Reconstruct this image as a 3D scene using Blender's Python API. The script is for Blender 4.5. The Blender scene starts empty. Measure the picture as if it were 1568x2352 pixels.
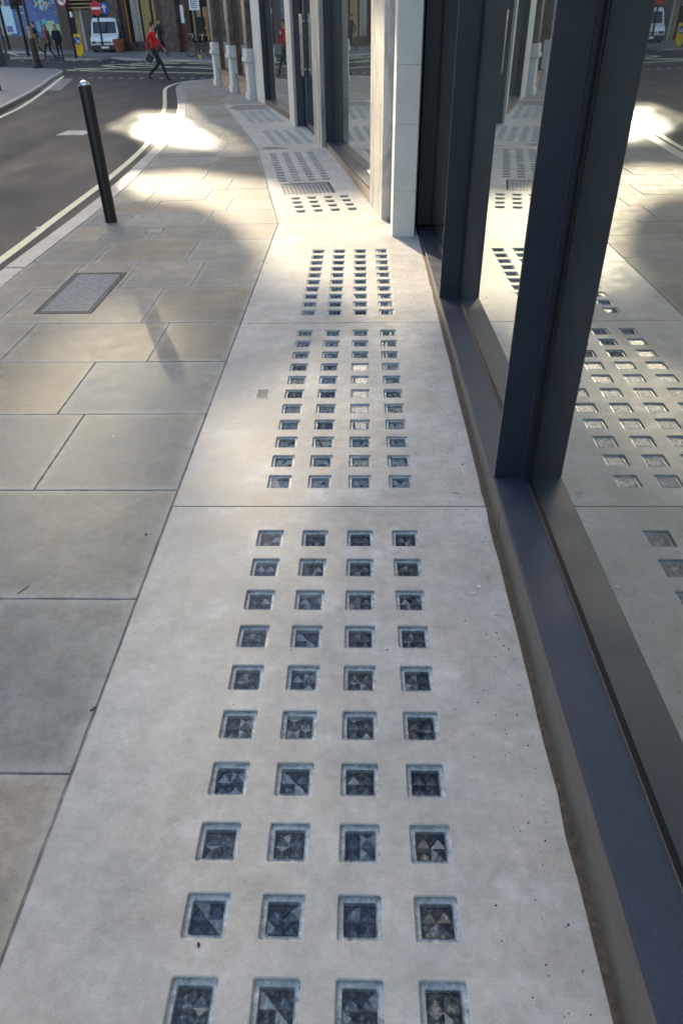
import bpy, bmesh, math, random
from mathutils import Vector, Matrix, noise
random.seed(7)
S = bpy.context.scene
COL = S.collection
# ---------------------------------------------------------------- camera
CH = 1.87; FPX = 1616.0; PW, PH = 1568.0, 2352.0
_p, _r, _y = math.radians(35.797), math.radians(-1.1046), math.radians(1.914)
_f = Vector((0, math.cos(_p), -math.sin(_p))); _u = Vector((0, math.sin(_p), math.cos(_p))); _x = Vector((1, 0, 0))
_rt = _x*math.cos(_r)+_u*math.sin(_r); _up = -_x*math.sin(_r)+_u*math.cos(_r)
_R = Matrix.Rotation(_y, 3, 'Z'); CRT, CUP, CFW = _R@_rt, _R@_up, _R@_f
cd = bpy.data.cameras.new('camera'); cam = bpy.data.objects.new('camera', cd); COL.objects.link(cam)
M = Matrix((CRT, CUP, -CFW)).transposed().to_4x4(); M.translation = (0, 0, CH); cam.matrix_world = M
cd.sensor_fit = 'HORIZONTAL'; cd.sensor_width = 24; cd.lens = 24*FPX/PW
cd.clip_start = 0.05; cd.clip_end = 500
cd.dof.use_dof = True; cd.dof.focus_distance = 3.2; cd.dof.aperture_fstop = 5.0
S.camera = cam
# survey of the place: the point of the level ground (or a plane z) seen along a measured bearing
def ray(px, py): return CRT*((px-PW/2)/FPX)+CUP*((PH/2-py)/FPX)+CFW
def G(px, py, z=0.0):
    d = ray(px, py); t = (CH-z)/(-d.z); return Vector((d.x*t, d.y*t, z))
# ---------------------------------------------------------------- light
SUN_EL = math.radians(17.0); SUN_AZ = math.radians(21.5)     # sun ahead and to the left
TX, TY = math.sin(SUN_AZ), -math.cos(SUN_AZ)                   # the way sunlight travels over the ground
w = bpy.data.worlds.new('World'); S.world = w; w.use_nodes = True
nt = w.node_tree; bg = nt.nodes['Background']; sky = nt.nodes.new('ShaderNodeTexSky')
sky.sky_type = 'NISHITA'; sky.sun_disc = False; sky.sun_elevation = SUN_EL; sky.sun_rotation = -SUN_AZ
sky.air_density = 1.0; sky.dust_density = 1.9; sky.ozone_density = .9
nt.links.new(sky.outputs[0], bg.inputs[0]); bg.inputs[1].default_value = 0.15
sd = bpy.data.lights.new('sun', 'SUN'); sd.energy = 5.0; sd.angle = math.radians(0.45); sd.color = (1, .87, .66)
so = bpy.data.objects.new('sun', sd); COL.objects.link(so)
SD = Vector((TX*math.cos(SUN_EL), TY*math.cos(SUN_EL), -math.sin(SUN_EL)))
so.rotation_euler = SD.to_track_quat('-Z', 'Y').to_euler(); so.location = (0, 0, 30)
S.view_settings.view_transform = 'Standard'; S.view_settings.look = 'None'
S.view_settings.exposure = 1.87; S.view_settings.gamma = 1
# ---------------------------------------------------------------- materials
class NT:
    def __init__(s, name):
        s.m = bpy.data.materials.new(name); s.m.use_nodes = True; s.t = s.m.node_tree
        s.b = s.t.nodes['Principled BSDF']; s.out = s.t.nodes['Material Output']
        s.co = s.t.nodes.new('ShaderNodeTexCoord')
    def n(s, ty, **k):
        o = s.t.nodes.new(ty)
        for a, v in k.items():
            if a.startswith('i_'):
                key = a[2:]; key = int(key) if key.isdigit() else key.replace('_', ' ')
                o.inputs[key].default_value = v
            else: setattr(o, a, v)
        return o
    def l(s, a, b): s.t.links.new(a, b)
    def noise(s, scale, detail=4, rough=.55, vec=None, stretch=None):
        o = s.n('ShaderNodeTexNoise', i_Scale=scale, i_Detail=detail, i_Roughness=rough)
        v = vec or s.co.outputs['Object']
        if stretch:
            mp = s.n('ShaderNodeMapping'); mp.inputs['Scale'].default_value = stretch; s.l(v, mp.inputs[0]); v = mp.outputs[0]
        s.l(v, o.inputs['Vector']); return o.outputs[0]
    def ramp(s, fac, stops):
        o = s.n('ShaderNodeValToRGB'); e = o.color_ramp.elements
        while len(e) < len(stops): e.new(.5)
        for i, (p, c) in enumerate(stops):
            e[i].position = p; e[i].color = (*c, 1) if len(c) == 3 else c
        s.l(fac, o.inputs[0]); return o.outputs[0]
    def mix(s, fac, a, b, mode='MIX'):
        o = s.n('ShaderNodeMix', data_type='RGBA', blend_type=mode)
        for sock, v in ((o.inputs[0], fac), (o.inputs[6], a), (o.inputs[7], b)):
            if isinstance(v, (int, float)): sock.default_value = v
            elif isinstance(v, tuple): sock.default_value = (*v, 1)
            else: s.l(v, sock)
        return o.outputs[2]
    def bump(s, h, st, d=.01):
        o = s.n('ShaderNodeBump', i_Strength=st, i_Distance=d); s.l(h, o.inputs['Height']); s.l(o.outputs[0], s.b.inputs['Normal'])
    def attr(s, name): return s.n('ShaderNodeAttribute', attribute_name=name).outputs['Color']
def g3(v): return (v, v, v)
MAT = {}
def simple(name, col, rough=.6, metal=0, spec=.5, var=.12, scale=18, bump=.0):
    t = NT(name); c = tuple(col)
    nz = t.noise(scale, 5)
    a = t.ramp(nz, [(.3, tuple(x*(1-var) for x in c)), (.7, tuple(min(1, x*(1+var)) for x in c))])
    t.l(a, t.b.inputs['Base Color']); t.b.inputs['Roughness'].default_value = rough
    t.b.inputs['Metallic'].default_value = metal; t.b.inputs['Specular IOR Level'].default_value = spec
    if bump: t.bump(t.noise(scale*8, 3), bump, .002)
    MAT[name] = t.m; return t.m
# concrete of the pavement lights
def concrete(name, lo, hi):
    t = NT(name)
    big = t.noise(1.7, 6, .62); mid = t.noise(9, 6, .65); fine = t.noise(190, 4, .75); streak = t.noise(7, 5, .6, stretch=(1, 9, 1))
    c = t.ramp(big, [(.3, lo), (.7, hi)])
    c = t.mix(.75, c, t.ramp(mid, [(.3, g3(.74)), (.72, g3(1.18))]), 'MULTIPLY')
    c = t.mix(.4, c, t.ramp(t.noise(31, 5, .7), [(.33, g3(.76)), (.6, g3(1.08))]), 'MULTIPLY')
    c = t.mix(.18, c, t.ramp(streak, [(.3, g3(.8)), (.7, g3(1.15))]), 'MULTIPLY')
    c = t.mix(.6, c, t.ramp(fine, [(.25, g3(.64)), (.5, g3(1.0)), (.78, g3(1.25))]), 'MULTIPLY')
    warm = t.ramp(t.noise(3.1, 5, .6), [(.42, g3(1)), (.7, (1.06, .985, .9))])
    c = t.mix(.8, c, warm, 'MULTIPLY')
    sp = t.n('ShaderNodeTexVoronoi', i_Scale=46); t.l(t.co.outputs['Object'], sp.inputs['Vector'])
    gate = t.ramp(t.noise(5, 3), [(.5, g3(0)), (.62, g3(1))])
    dots = t.ramp(sp.outputs['Distance'], [(.035, g3(1)), (.06, g3(0))])
    dm = t.mix(1.0, dots, gate, 'MULTIPLY')
    c = t.mix(dm, c, (.12, .10, .085))
    pale = t.ramp(t.noise(3.4, 8, .72), [(.56, g3(0)), (.72, g3(.5))])
    c = t.mix(pale, c, (.72, .72, .7))
    t.l(c, t.b.inputs['Base Color'])
    t.l(t.ramp(mid, [(.3, g3(.52)), (.7, g3(.72))]), t.b.inputs['Roughness'])
    t.b.inputs['Specular IOR Level'].default_value = .3
    t.bump(fine, .25, .002)
    MAT[name] = t.m; return t.m
concrete('pale_concrete', (.41, .386, .346), (.555, .53, .487))
simple('limestone', (.64, .615, .56), .7, var=.07, scale=3, bump=.1)
simple('infill_concrete', (.25, .25, .24), .8, var=.3, scale=25, bump=.4)
# york stone slabs, each with its own tint
t = NT('sandstone_slab')
tin = t.attr('tint'); big = t.noise(1.4, 6, .65); mid = t.noise(7, 6, .6); fine = t.noise(150, 4, .75); rd = t.noise(2.3, 4, .6, stretch=(1, 1.7, 1))
c = t.ramp(big, [(.28, (.215, .207, .195)), (.5, (.285, .260, .216)), (.72, (.372, .325, .252))])
c = t.mix(.9, c, tin, 'MULTIPLY')
c = t.mix(.8, c, t.ramp(mid, [(.3, g3(.74)), (.7, g3(1.18))]), 'MULTIPLY')
c = t.mix(.7, c, t.ramp(fine, [(.25, g3(.72)), (.75, g3(1.25))]), 'MULTIPLY')
c = t.mix(.5, c, t.ramp(t.noise(28, 5, .7), [(.32, g3(.78)), (.6, g3(1.08))]), 'MULTIPLY')
c = t.mix(t.ramp(rd, [(.55, g3(0)), (.72, g3(.35))]), c, (.27, .215, .16))
c = t.mix(t.ramp(t.noise(5.5, 7, .7), [(.62, g3(0)), (.76, g3(.3))]), c, (.46, .46, .45))
ed = t.attr('edge'); c = t.mix(t.mix(1.0, ed, t.ramp(mid, [(.3, g3(.15)), (.7, g3(.8))]), 'MULTIPLY'), c, (.47, .45, .41))
sp = t.n('ShaderNodeTexVoronoi', i_Scale=9); t.l(t.co.outputs['Object'], sp.inputs['Vector'])
gum = t.mix(1.0, t.ramp(sp.outputs['Distance'], [(.06, g3(1)), (.10, g3(0))]), t.ramp(t.noise(5, 2), [(.5, g3(0)), (.58, g3(.55))]), 'MULTIPLY')
c = t.mix(gum, c, (.16, .15, .14))
t.l(c, t.b.inputs['Base Color'])
t.l(t.ramp(mid, [(.3, g3(.62)), (.7, g3(.74))]), t.b.inputs['Roughness']); t.b.inputs['Specular IOR Level'].default_value = .25
t.bump(fine, .22, .002); MAT['sandstone_slab'] = t.m
# asphalt
t = NT('asphalt'); v = t.n('ShaderNodeTexVoronoi', i_Scale=75); t.l(t.co.outputs['Object'], v.inputs['Vector'])
fine = t.noise(160, 3, .7); big = t.noise(.6, 6, .65); st = t.noise(.9, 5, .6, stretch=(1.6, .5, 1))
c = t.ramp(big, [(.3, (.017, .019, .024)), (.7, (.030, .032, .038))])
c = t.mix(.8, c, t.ramp(st, [(.35, g3(.75)), (.65, (1.22, 1.2, 1.2))]), 'MULTIPLY')
c = t.mix(t.ramp(fine, [(.54, g3(0)), (.70, g3(.85))]), c, (.20, .20, .205))
c = t.mix(t.ramp(v.outputs['Distance'], [(.06, g3(.7)), (.16, g3(0))]), c, (.26, .25, .24))
t.l(c, t.b.inputs['Base Color']); t.l(t.ramp(st, [(.3, g3(.55)), (.7, g3(.75))]), t.b.inputs['Roughness']); t.b.inputs['Specular IOR Level'].default_value = .2
t.bump(t.mix(.5, fine, v.outputs['Distance']), .7, .006); MAT['asphalt'] = t.m
# granite kerb
t = NT('kerb_granite'); a = t.noise(60, 4, .8); b_ = t.noise(3, 5, .6)
c = t.ramp(a, [(.3, (.16, .155, .15)), (.5, (.32, .305, .29)), (.7, (.46, .44, .41))])
c = t.mix(.6, c, t.ramp(b_, [(.3, g3(.7)), (.7, g3(1.2))]), 'MULTIPLY')
t.l(c, t.b.inputs['Base Color']); t.b.inputs['Roughness'].default_value = .5; t.bump(a, .4, .004); MAT['kerb_granite'] = t.m
# worn paint
def paint(name, col, under, wear=.5):
    t = NT(name); a = t.noise(55, 5, .75); b_ = t.noise(4, 4, .6)
    m = t.mix(.45, a, b_)
    f = t.ramp(m, [(wear-.06, g3(0)), (wear+.03, g3(1))])
    cc = t.mix(.5, col, t.ramp(t.noise(12, 5), [(.3, g3(.7)), (.7, g3(1.15))]), 'MULTIPLY')
    t.l(t.mix(f, under, cc), t.b.inputs['Base Color']); t.b.inputs['Roughness'].default_value = .55; t.bump(a, .3, .003)
    MAT[name] = t.m
paint('yellow_paint', (.78, .72, .45), (.12, .11, .09), .38)
paint('white_paint', (.42, .42, .42), (.06, .06, .06), .46)
# granite sill
t = NT('blue_granite'); a = t.noise(420, 2, .7); b_ = t.noise(6, 5, .6)
c = t.ramp(a, [(.3, (.022, .029, .042)), (.62, (.044, .055, .076)), (.8, (.13, .14, .16))])
c = t.mix(.6, c, t.ramp(b_, [(.3, g3(.8)), (.7, g3(1.2))]), 'MULTIPLY')
t.l(c, t.b.inputs['Base Color']); t.l(t.ramp(b_, [(.3, g3(.40)), (.7, g3(.55))]), t.b.inputs['Roughness']); t.b.inputs['Specular IOR Level'].default_value = .3; MAT['blue_granite'] = t.m
t = NT('upstand_stone'); a = t.noise(5, 6, .65, stretch=(1, 1, 3)); b_ = t.noise(160, 3)
c = t.ramp(a, [(.3, (.085, .078, .066)), (.7, (.14, .135, .12))]); c = t.mix(.3, c, t.ramp(b_, [(.3, g3(.8)), (.7, g3(1.2))]), 'MULTIPLY')
t.l(c, t.b.inputs['Base Color']); t.b.inputs['Roughness'].default_value = .42; MAT['upstand_stone'] = t.m
t = NT('frame_metal'); a = t.noise(3, 4)
t.l(t.ramp(a, [(.3, (.014, .020, .031)), (.7, (.020, .028, .041))]), t.b.inputs['Base Color']); t.l(t.ramp(t.noise(30, 5), [(.3, g3(.38)), (.7, g3(.5))]), t.b.inputs['Roughness']); t.b.inputs['Specular IOR Level'].default_value = .4; MAT['frame_metal'] = t.m
simple('gasket', (.008, .008, .009), .55, var=.2); simple('bead_grey', (.055, .06, .075), .5)
simple('copper_edge', (.13, .10, .08), .5); simple('black_paint', (.007, .007, .007), .5, spec=.5, var=.2)
simple('sediment', (.085, .062, .042), .9, var=.45, scale=40); simple('mortar', (.20, .195, .18), .9, var=.5, scale=14, bump=.3)
simple('brick_dark', (.055, .035, .027), .8, var=.5, scale=6); simple('brown_stone', (.075, .055, .042), .75, var=.5, scale=4)
simple('brown_wood', (.12, .05, .025), .5, var=.3); simple('dark_void', (.012, .012, .013), .8); simple('old_marble', (.11, .10, .10), .25, var=.5, scale=6)
simple('far_pavement', (.16, .155, .15), .6, var=.2, scale=3); simple('iron', (.05, .047, .045), .45, metal=.6, var=.3, scale=60)
simple('rust', (.10, .085, .065), .8, var=.6, scale=70, bump=.5)
simple('steel_bright', (.6, .6, .62), .25, metal=1); simple('grate_metal', (.13, .155, .18), .45, metal=.3, var=.2)
simple('terracotta', (.20, .065, .035), .8, var=.3); simple('leaf_green', (.05, .09, .03), .7, var=.5); simple('van_white', (.75, .75, .76), .25, spec=.6, var=.04)
simple('plastic_dark', (.025, .025, .028), .5); simple('rubber', (.015, .015, .015), .8); simple('glass_dark', (.02, .026, .035), .06, spec=.8)
simple('sign_red', (.45, .025, .03), .4, var=.05); simple('sign_white', (.75, .75, .75), .4, var=.04); simple('sign_blue', (.02, .08, .32), .4, var=.05); simple('sign_yellow', (.70, .42, .02), .4, var=.08)
simple('hoarding_blue', (.010, .065, .26), .45, var=.3, scale=3); simple('cyan', (.06, .28, .34), .5); simple('pale_green', (.28, .40, .24), .5); simple('pale_blue', (.35, .52, .62), .5)
simple('cream', (.30, .28, .17), .6); simple('gold', (.32, .22, .08), .5, var=.5, scale=12); simple('orange', (.40, .17, .04), .5); simple('pale_grey', (.32, .32, .33), .6)
simple('maroon', (.13, .025, .02), .6); simple('pink_stone', (.34, .25, .19), .7, var=.15, scale=5)
simple('skin', (.48, .27, .19), .6, var=.06); simple('hair_dark', (.02, .014, .01), .7); simple('hair_brown', (.10, .035, .02), .6)
simple('red_cloth', (.62, .010, .018), .85, var=.15); simple('dark_cloth', (.022, .021, .020), .9, var=.3); simple('navy_cloth', (.010, .013, .022), .9, var=.3); simple('shoe', (.012, .010, .009), .4)
simple('brown_coat', (.055, .042, .025), .9, var=.35); simple('scarf_red', (.30, .03, .06), .85, var=.3); simple('shirt_blue', (.12, .25, .55), .8)
simple('leaf_brown', (.06, .04, .02), .8); simple('chip_white', (.7, .7, .68), .6); simple('plaster_floor', (.26, .255, .21), .8, var=.25, scale=4, bump=.8); simple('interior_wall', (.09, .105, .10), .8); simple('bronze', (.22, .15, .09), .4, metal=.5); simple('pot_earth', (.04, .03, .02), .9)
simple('dark_damp', (.10, .095, .075), .5, var=.6, scale=9); simple('slab_gum', (.10, .1, .1), .7)
# aged stone with dark weathering
t = NT('weathered_stone'); a = t.noise(2.6, 7, .7, stretch=(1.5, 1.5, .5)); b_ = t.noise(14, 6, .7, stretch=(2, 2, .5))
c = t.ramp(a, [(.36, (.28, .27, .26)), (.48, (.52, .49, .44)), (.66, (.64, .60, .53))])
c = t.mix(.7, c, t.ramp(b_, [(.3, g3(.62)), (.6, g3(1.12))]), 'MULTIPLY')
t.l(c, t.b.inputs['Base Color']); t.b.inputs['Roughness'].default_value = .7; t.bump(b_, .5, .01); MAT['weathered_stone'] = t.m
# coated shop glass: mirrors the street, dark room behind
def glassmat(name, ior, add, tint, refl, dirt=0):
    t = NT(name); nodes = t.t.nodes; nodes.remove(t.b)
    fr = t.n('ShaderNodeFresnel', i_IOR=ior); mt = t.n('ShaderNodeMath', operation='ADD', use_clamp=True); mt.inputs[1].default_value = add
    t.l(fr.outputs[0], mt.inputs[0])
    tr = t.n('ShaderNodeBsdfTransparent'); tr.inputs[0].default_value = (*tint, 1)
    gl = t.n('ShaderNodeBsdfGlossy'); gl.inputs['Roughness'].default_value = .004; gl.inputs[0].default_value = (*refl, 1)
    mx = t.n('ShaderNodeMixShader'); t.l(mt.outputs[0], mx.inputs[0]); t.l(tr.outputs[0], mx.inputs[1]); t.l(gl.outputs[0], mx.inputs[2])
    if dirt:
        df = t.n('ShaderNodeBsdfDiffuse'); df.inputs[0].default_value = (.42, .46, .43, 1); m2 = t.n('ShaderNodeMixShader')
        t.l(t.ramp(t.noise(2.2, 6, .65), [(.3, g3(dirt*.6)), (.7, g3(dirt*1.5))]), m2.inputs[0]); t.l(mx.outputs[0], m2.inputs[1]); t.l(df.outputs[0], m2.inputs[2]); mx = m2
    t.l(mx.outputs[0], t.out.inputs[0])
    MAT[name] = t.m
glassmat('shop_glass', 2.0, .33, (.46, .56, .55), (.92, .96, .93), .055)
glassmat('inner_glass', 1.7, .04, (.80, .86, .84), (.9, .95, .93))
def sun_dimmer(name, c):
    t = NT(name); t.t.nodes.remove(t.b); tr = t.n('ShaderNodeBsdfTransparent'); tr.inputs[0].default_value = (*c, 1)
    gl = t.n('ShaderNodeBsdfGlossy'); gl.inputs['Roughness'].default_value = .02; mx = t.n('ShaderNodeMixShader'); mx.inputs[0].default_value = .06
    t.l(tr.outputs[0], mx.inputs[1]); t.l(gl.outputs[0], mx.inputs[2]); t.l(mx.outputs[0], t.out.inputs[0]); MAT[name] = t.m
sun_dimmer('medium_dimmer', (.83, .815, .79)); sun_dimmer('warm_dimmer', (.79, .775, .75)); sun_dimmer('faint_dimmer', (.42, .42, .41))  # made-up panes that dim the sun in the added patch-casting wall
glassmat('cover_glass', 1.25, .0, (.90, .93, .94), (.95, .97, 1))
# lens bottom of the glass blocks
def per_object(t):
    oi = t.n('ShaderNodeObjectInfo').outputs['Random']; mu = t.n('ShaderNodeVectorMath', operation='SCALE'); cx = t.n('ShaderNodeCombineXYZ')
    for k in range(3): t.l(oi, cx.inputs[k])
    t.l(cx.outputs[0], mu.inputs[0]); mu.inputs['Scale'].default_value = 37.0
    ad = t.n('ShaderNodeVectorMath', operation='ADD'); t.l(t.co.outputs['Object'], ad.inputs[0]); t.l(mu.outputs[0], ad.inputs[1]); return oi, ad.outputs[0]
for nm, dark, midc, lite, met in (('lens_glass', (.05, .056, .068), (.17, .175, .185), (.62, .60, .54), .5), ('lens_glint', (.28, .28, .275), (.58, .57, .53), (.9, .88, .82), .15)):  # second, paler tone puts bright glints into the facet colour
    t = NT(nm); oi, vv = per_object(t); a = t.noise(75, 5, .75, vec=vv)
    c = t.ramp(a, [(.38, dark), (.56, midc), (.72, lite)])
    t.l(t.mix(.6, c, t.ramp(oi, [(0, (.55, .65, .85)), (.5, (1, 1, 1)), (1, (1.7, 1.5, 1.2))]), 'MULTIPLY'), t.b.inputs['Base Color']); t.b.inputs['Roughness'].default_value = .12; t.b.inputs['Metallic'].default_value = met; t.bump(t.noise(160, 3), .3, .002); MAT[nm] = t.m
t = NT('ledge_glass'); oi, vv = per_object(t); a = t.noise(48, 6, .8, vec=vv)
t.l(t.ramp(a, [(.34, (.13, .15, .155)), (.45, (.36, .39, .40)), (.57, (.50, .52, .52)), (.67, (.80, .80, .77))]), t.b.inputs['Base Color']); t.b.inputs['Roughness'].default_value = .24; t.bump(a, .4, .003); MAT['ledge_glass'] = t.m
t = NT('recess_grime'); a = t.noise(50, 5, .75)
t.l(t.ramp(a, [(.35, (.14, .14, .13)), (.5, (.36, .355, .34)), (.8, (.50, .49, .46))]), t.b.inputs['Base Color']); t.b.inputs['Roughness'].default_value = .75; MAT['recess_grime'] = t.m
t = NT('brick_wall'); br = t.n('ShaderNodeTexBrick', i_Scale=4.5); t.l(t.co.outputs['Object'], br.inputs[0]); br.inputs['Color1'].default_value = (.09, .045, .035, 1); br.inputs['Color2'].default_value = (.065, .035, .03, 1); br.inputs['Mortar'].default_value = (.07, .06, .055, 1)
t.l(br.outputs[0], t.b.inputs['Base Color']); t.b.inputs['Roughness'].default_value = .85; MAT['brick_wall'] = t.m
simple('render_wall', (.35, .33, .30), .85, var=.1, scale=1)

# ---------------------------------------------------------------- mesh helpers
class MB:
    def __init__(s): s.v = []; s.f = []; s.m = []; s.mats = []
    def mi(s, m):
        if m not in s.mats: s.mats.append(m)
        return s.mats.index(m)
    def face(s, pts, m):
        b = len(s.v); s.v += [tuple(p) for p in pts]; s.f.append(tuple(range(b, b+len(pts)))); s.m.append(s.mi(m))
    def box(s, a, b, m):
        x0, y0, z0 = a; x1, y1, z1 = b
        s.prism([(x0, y0), (x1, y0), (x1, y1), (x0, y1)], z0, z1, m)
    def prism(s, pts, z0, z1, m, bottom=True):
        n = len(pts); zz0 = z0 if isinstance(z0, (list, tuple)) else [z0]*n; zz1 = z1 if isinstance(z1, (list, tuple)) else [z1]*n
        b = len(s.v); s.v += [(p[0], p[1], z) for p, z in zip(pts, zz0)]+[(p[0], p[1], z) for p, z in zip(pts, zz1)]
        k = s.mi(m)
        for i in range(n):
            j = (i+1) % n; s.f.append((b+i, b+j, b+n+j, b+n+i)); s.m.append(k)
        s.f.append(tuple(b+n+i for i in range(n))); s.m.append(k)
        if bottom: s.f.append(tuple(b+n-1-i for i in range(n))); s.m.append(k)
    def tube(s, p0, p1, r0, r1, m, seg=12, caps=True):
        p0, p1 = Vector(p0), Vector(p1); d = (p1-p0).normalized(); a = d.orthogonal().normalized(); c = d.cross(a)
        b = len(s.v); k = s.mi(m)
        for p, r in ((p0, r0), (p1, r1)):
            for i in range(seg):
                an = 2*math.pi*i/seg; s.v.append(tuple(p+a*math.cos(an)*r+c*math.sin(an)*r))
        for i in range(seg):
            j = (i+1) % seg; s.f.append((b+i, b+j, b+seg+j, b+seg+i)); s.m.append(k)
        if caps:
            s.f.append(tuple(b+seg-1-i for i in range(seg))); s.m.append(k); s.f.append(tuple(b+seg+i for i in range(seg))); s.m.append(k)
    def lathe(s, prof, m, seg=24, c=(0, 0, 0)):
        b = len(s.v); k = s.mi(m)
        for r, z in prof:
            for i in range(seg):
                an = 2*math.pi*i/seg; s.v.append((c[0]+math.cos(an)*r, c[1]+math.sin(an)*r, c[2]+z))
        for q in range(len(prof)-1):
            for i in range(seg):
                j = (i+1) % seg; s.f.append((b+q*seg+i, b+q*seg+j, b+(q+1)*seg+j, b+(q+1)*seg+i)); s.m.append(k)
        s.f.append(tuple(b+(len(prof)-1)*seg+i for i in range(seg))); s.m.append(k)
    def ring(s, c, ax, R, r, m, seg=28, rs=6):
        c = Vector(c); ax = Vector(ax).normalized(); a = ax.orthogonal().normalized(); d = ax.cross(a); b = len(s.v); k = s.mi(m)
        for i in range(seg):
            an = 2*math.pi*i/seg; rad = a*math.cos(an)+d*math.sin(an)
            for j in range(rs):
                bn = 2*math.pi*j/rs; s.v.append(tuple(c+rad*(R+r*math.cos(bn))+ax*r*math.sin(bn)))
        for i in range(seg):
            for j in range(rs):
                i2, j2 = (i+1) % seg, (j+1) % rs; s.f.append((b+i*rs+j, b+i2*rs+j, b+i2*rs+j2, b+i*rs+j2)); s.m.append(k)
    def mesh(s, name, smooth=False):
        me = bpy.data.meshes.new(name); me.from_pydata(s.v, [], s.f)
        for m in s.mats: me.materials.append(MAT[m])
        me.polygons.foreach_set('material_index', s.m)
        if smooth: me.polygons.foreach_set('use_smooth', [True]*len(s.f))
        me.update(); return me
    def build(s, name, parent=None, smooth=False, bevel=0, recalc=True):
        me = s.mesh(name, smooth)
        if recalc:
            bm = bmesh.new(); bm.from_mesh(me); bmesh.ops.remove_doubles(bm, verts=bm.verts, dist=1e-5); bmesh.ops.recalc_face_normals(bm, faces=bm.faces); bm.to_mesh(me); bm.free()
        o = bpy.data.objects.new(name, me); COL.objects.link(o); o.parent = parent
        if bevel:
            bv = o.modifiers.new('bevel', 'BEVEL'); bv.width = bevel; bv.segments = 2; bv.limit_method = 'ANGLE'
        if smooth:
            me.set_sharp_from_angle(angle=math.radians(40))
        return o
def tag(o, label, cat, group=None):
    o['label'] = label; o['category'] = cat
    if group: o['group'] = group
    return o
def thing(name, label, cat, loc=(0, 0, 0), rz=0, group=None):
    o = bpy.data.objects.new(name, None); COL.objects.link(o); o.location = loc; o.rotation_euler = (0, 0, rz); o.empty_display_size = .1
    return tag(o, label, cat, group)
def struct(o): o['kind'] = 'structure'; return o
def lerp(a, b, t): return a+(b-a)*t
def poly_x(pl, y):
    """x of polyline (x,y points with rising y) at y"""
    if y <= pl[0][1]: return pl[0][0]
    for (x0, y0), (x1, y1) in zip(pl, pl[1:]):
        if y <= y1: return lerp(x0, x1, (y-y0)/(y1-y0))
    return pl[-1][0]

# ---------------------------------------------------------------- lines of the place
RZ = -0.085                                                       # road level below the pavement
KIN = [(-3.02, -6), (-3.01, 6), (-3.0, 8.1), (-3.02, 9.3), (-3.1, 10.9), (-3.26, 13.3), (-3.62, 16.4), (-4.02, 18.6), (-4.62, 21.3), (-5.08, 23.3), (-5.27, 24.3)]
SEDGE = [(-.872, -6), (-.872, 7.82), (-.98, 8.46), (-1.10, 9.1), (-1.28, 10.28), (-1.46, 11.45), (-1.65, 12.55), (-1.99, 14.0), (-2.33, 15.46), (-2.62, 16.6), (-2.95, 18.1), (-3.35, 19.6)]
KW = .20
# ---------------------------------------------------------------- ground sheets
m = MB(); m.face([(-140, -60, RZ-.006), (60, -60, RZ-.006), (60, 160, RZ-.006), (-140, 160, RZ-.006)], 'asphalt'); struct(m.build('ground'))
m = MB()
m.face([(-11.5, -10, RZ), (-2.9, -10, RZ), (-2.9, 20, RZ), (-4.5, 30, RZ), (-11.9, 30, RZ)], 'asphalt')
m.face([(-11.9, 30, RZ), (-4.5, 30, RZ), (12, 25, RZ), (20, 60, RZ), (-40, 62, RZ), (-40, 44, RZ)], 'asphalt'); struct(m.build('road'))
# pavement bed
cor = [(-5.27, 24.3), (-5.33, 24.9), (-5.28, 25.5), (-5.05, 26.05), (-4.6, 26.5), (-4.0, 26.75), (-2.5, 26.6), (10, 23.5)]
m = MB()
outline = [(x, y) for x, y in KIN]+cor[1:]+[(10, -6)]
m.prism(outline, RZ-.03, -.06, 'dark_void')
m.prism([(x-.004, y) for x, y in KIN]+[(x+.02, y) for x, y in SEDGE[::-1]], -.055, -.0045, 'mortar')
m.prism([(-5.27, 24.29)]+cor[1:]+[(10, 19.6), (-2.3, 19.0), (-3.33, 19.6)], -.055, -.005, 'mortar'); struct(m.build('pavement_bed'))
# kerb: separate granite stones in one structure
m = MB()
path = [Vector(p) for p in (KIN+cor[1:])]
def walk(path, step):
    out = [path[0]]; acc = 0
    for a, b in zip(path, path[1:]):
        L = (b-a).length; d = step-acc
        while d <= L: out.append(a+(b-a)*(d/L)); d += step
        acc = (acc+L) % step
    return out
pts = walk(path, .95)
pts2 = []
for i, p in enumerate(pts):
    a = pts[max(0, i-1)]; b = pts[min(len(pts)-1, i+1)]; d = (b-a).normalized(); pts2.append((p, Vector((-d.y, d.x))))
for i in range(len(pts2)-1):
    (p, n), (q, n2) = pts2[i], pts2[i+1]; g = (q-p).normalized()*.005; j = random.uniform(-.004, .004)
    m.prism([p+g+n*.006, p+g+n*(KW+j), q-g+n2*(KW+j), q-g+n2*.006], RZ-.03, random.uniform(-.003, .002), 'kerb_granite')
struct(m.build('kerb', bevel=.008))
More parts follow.
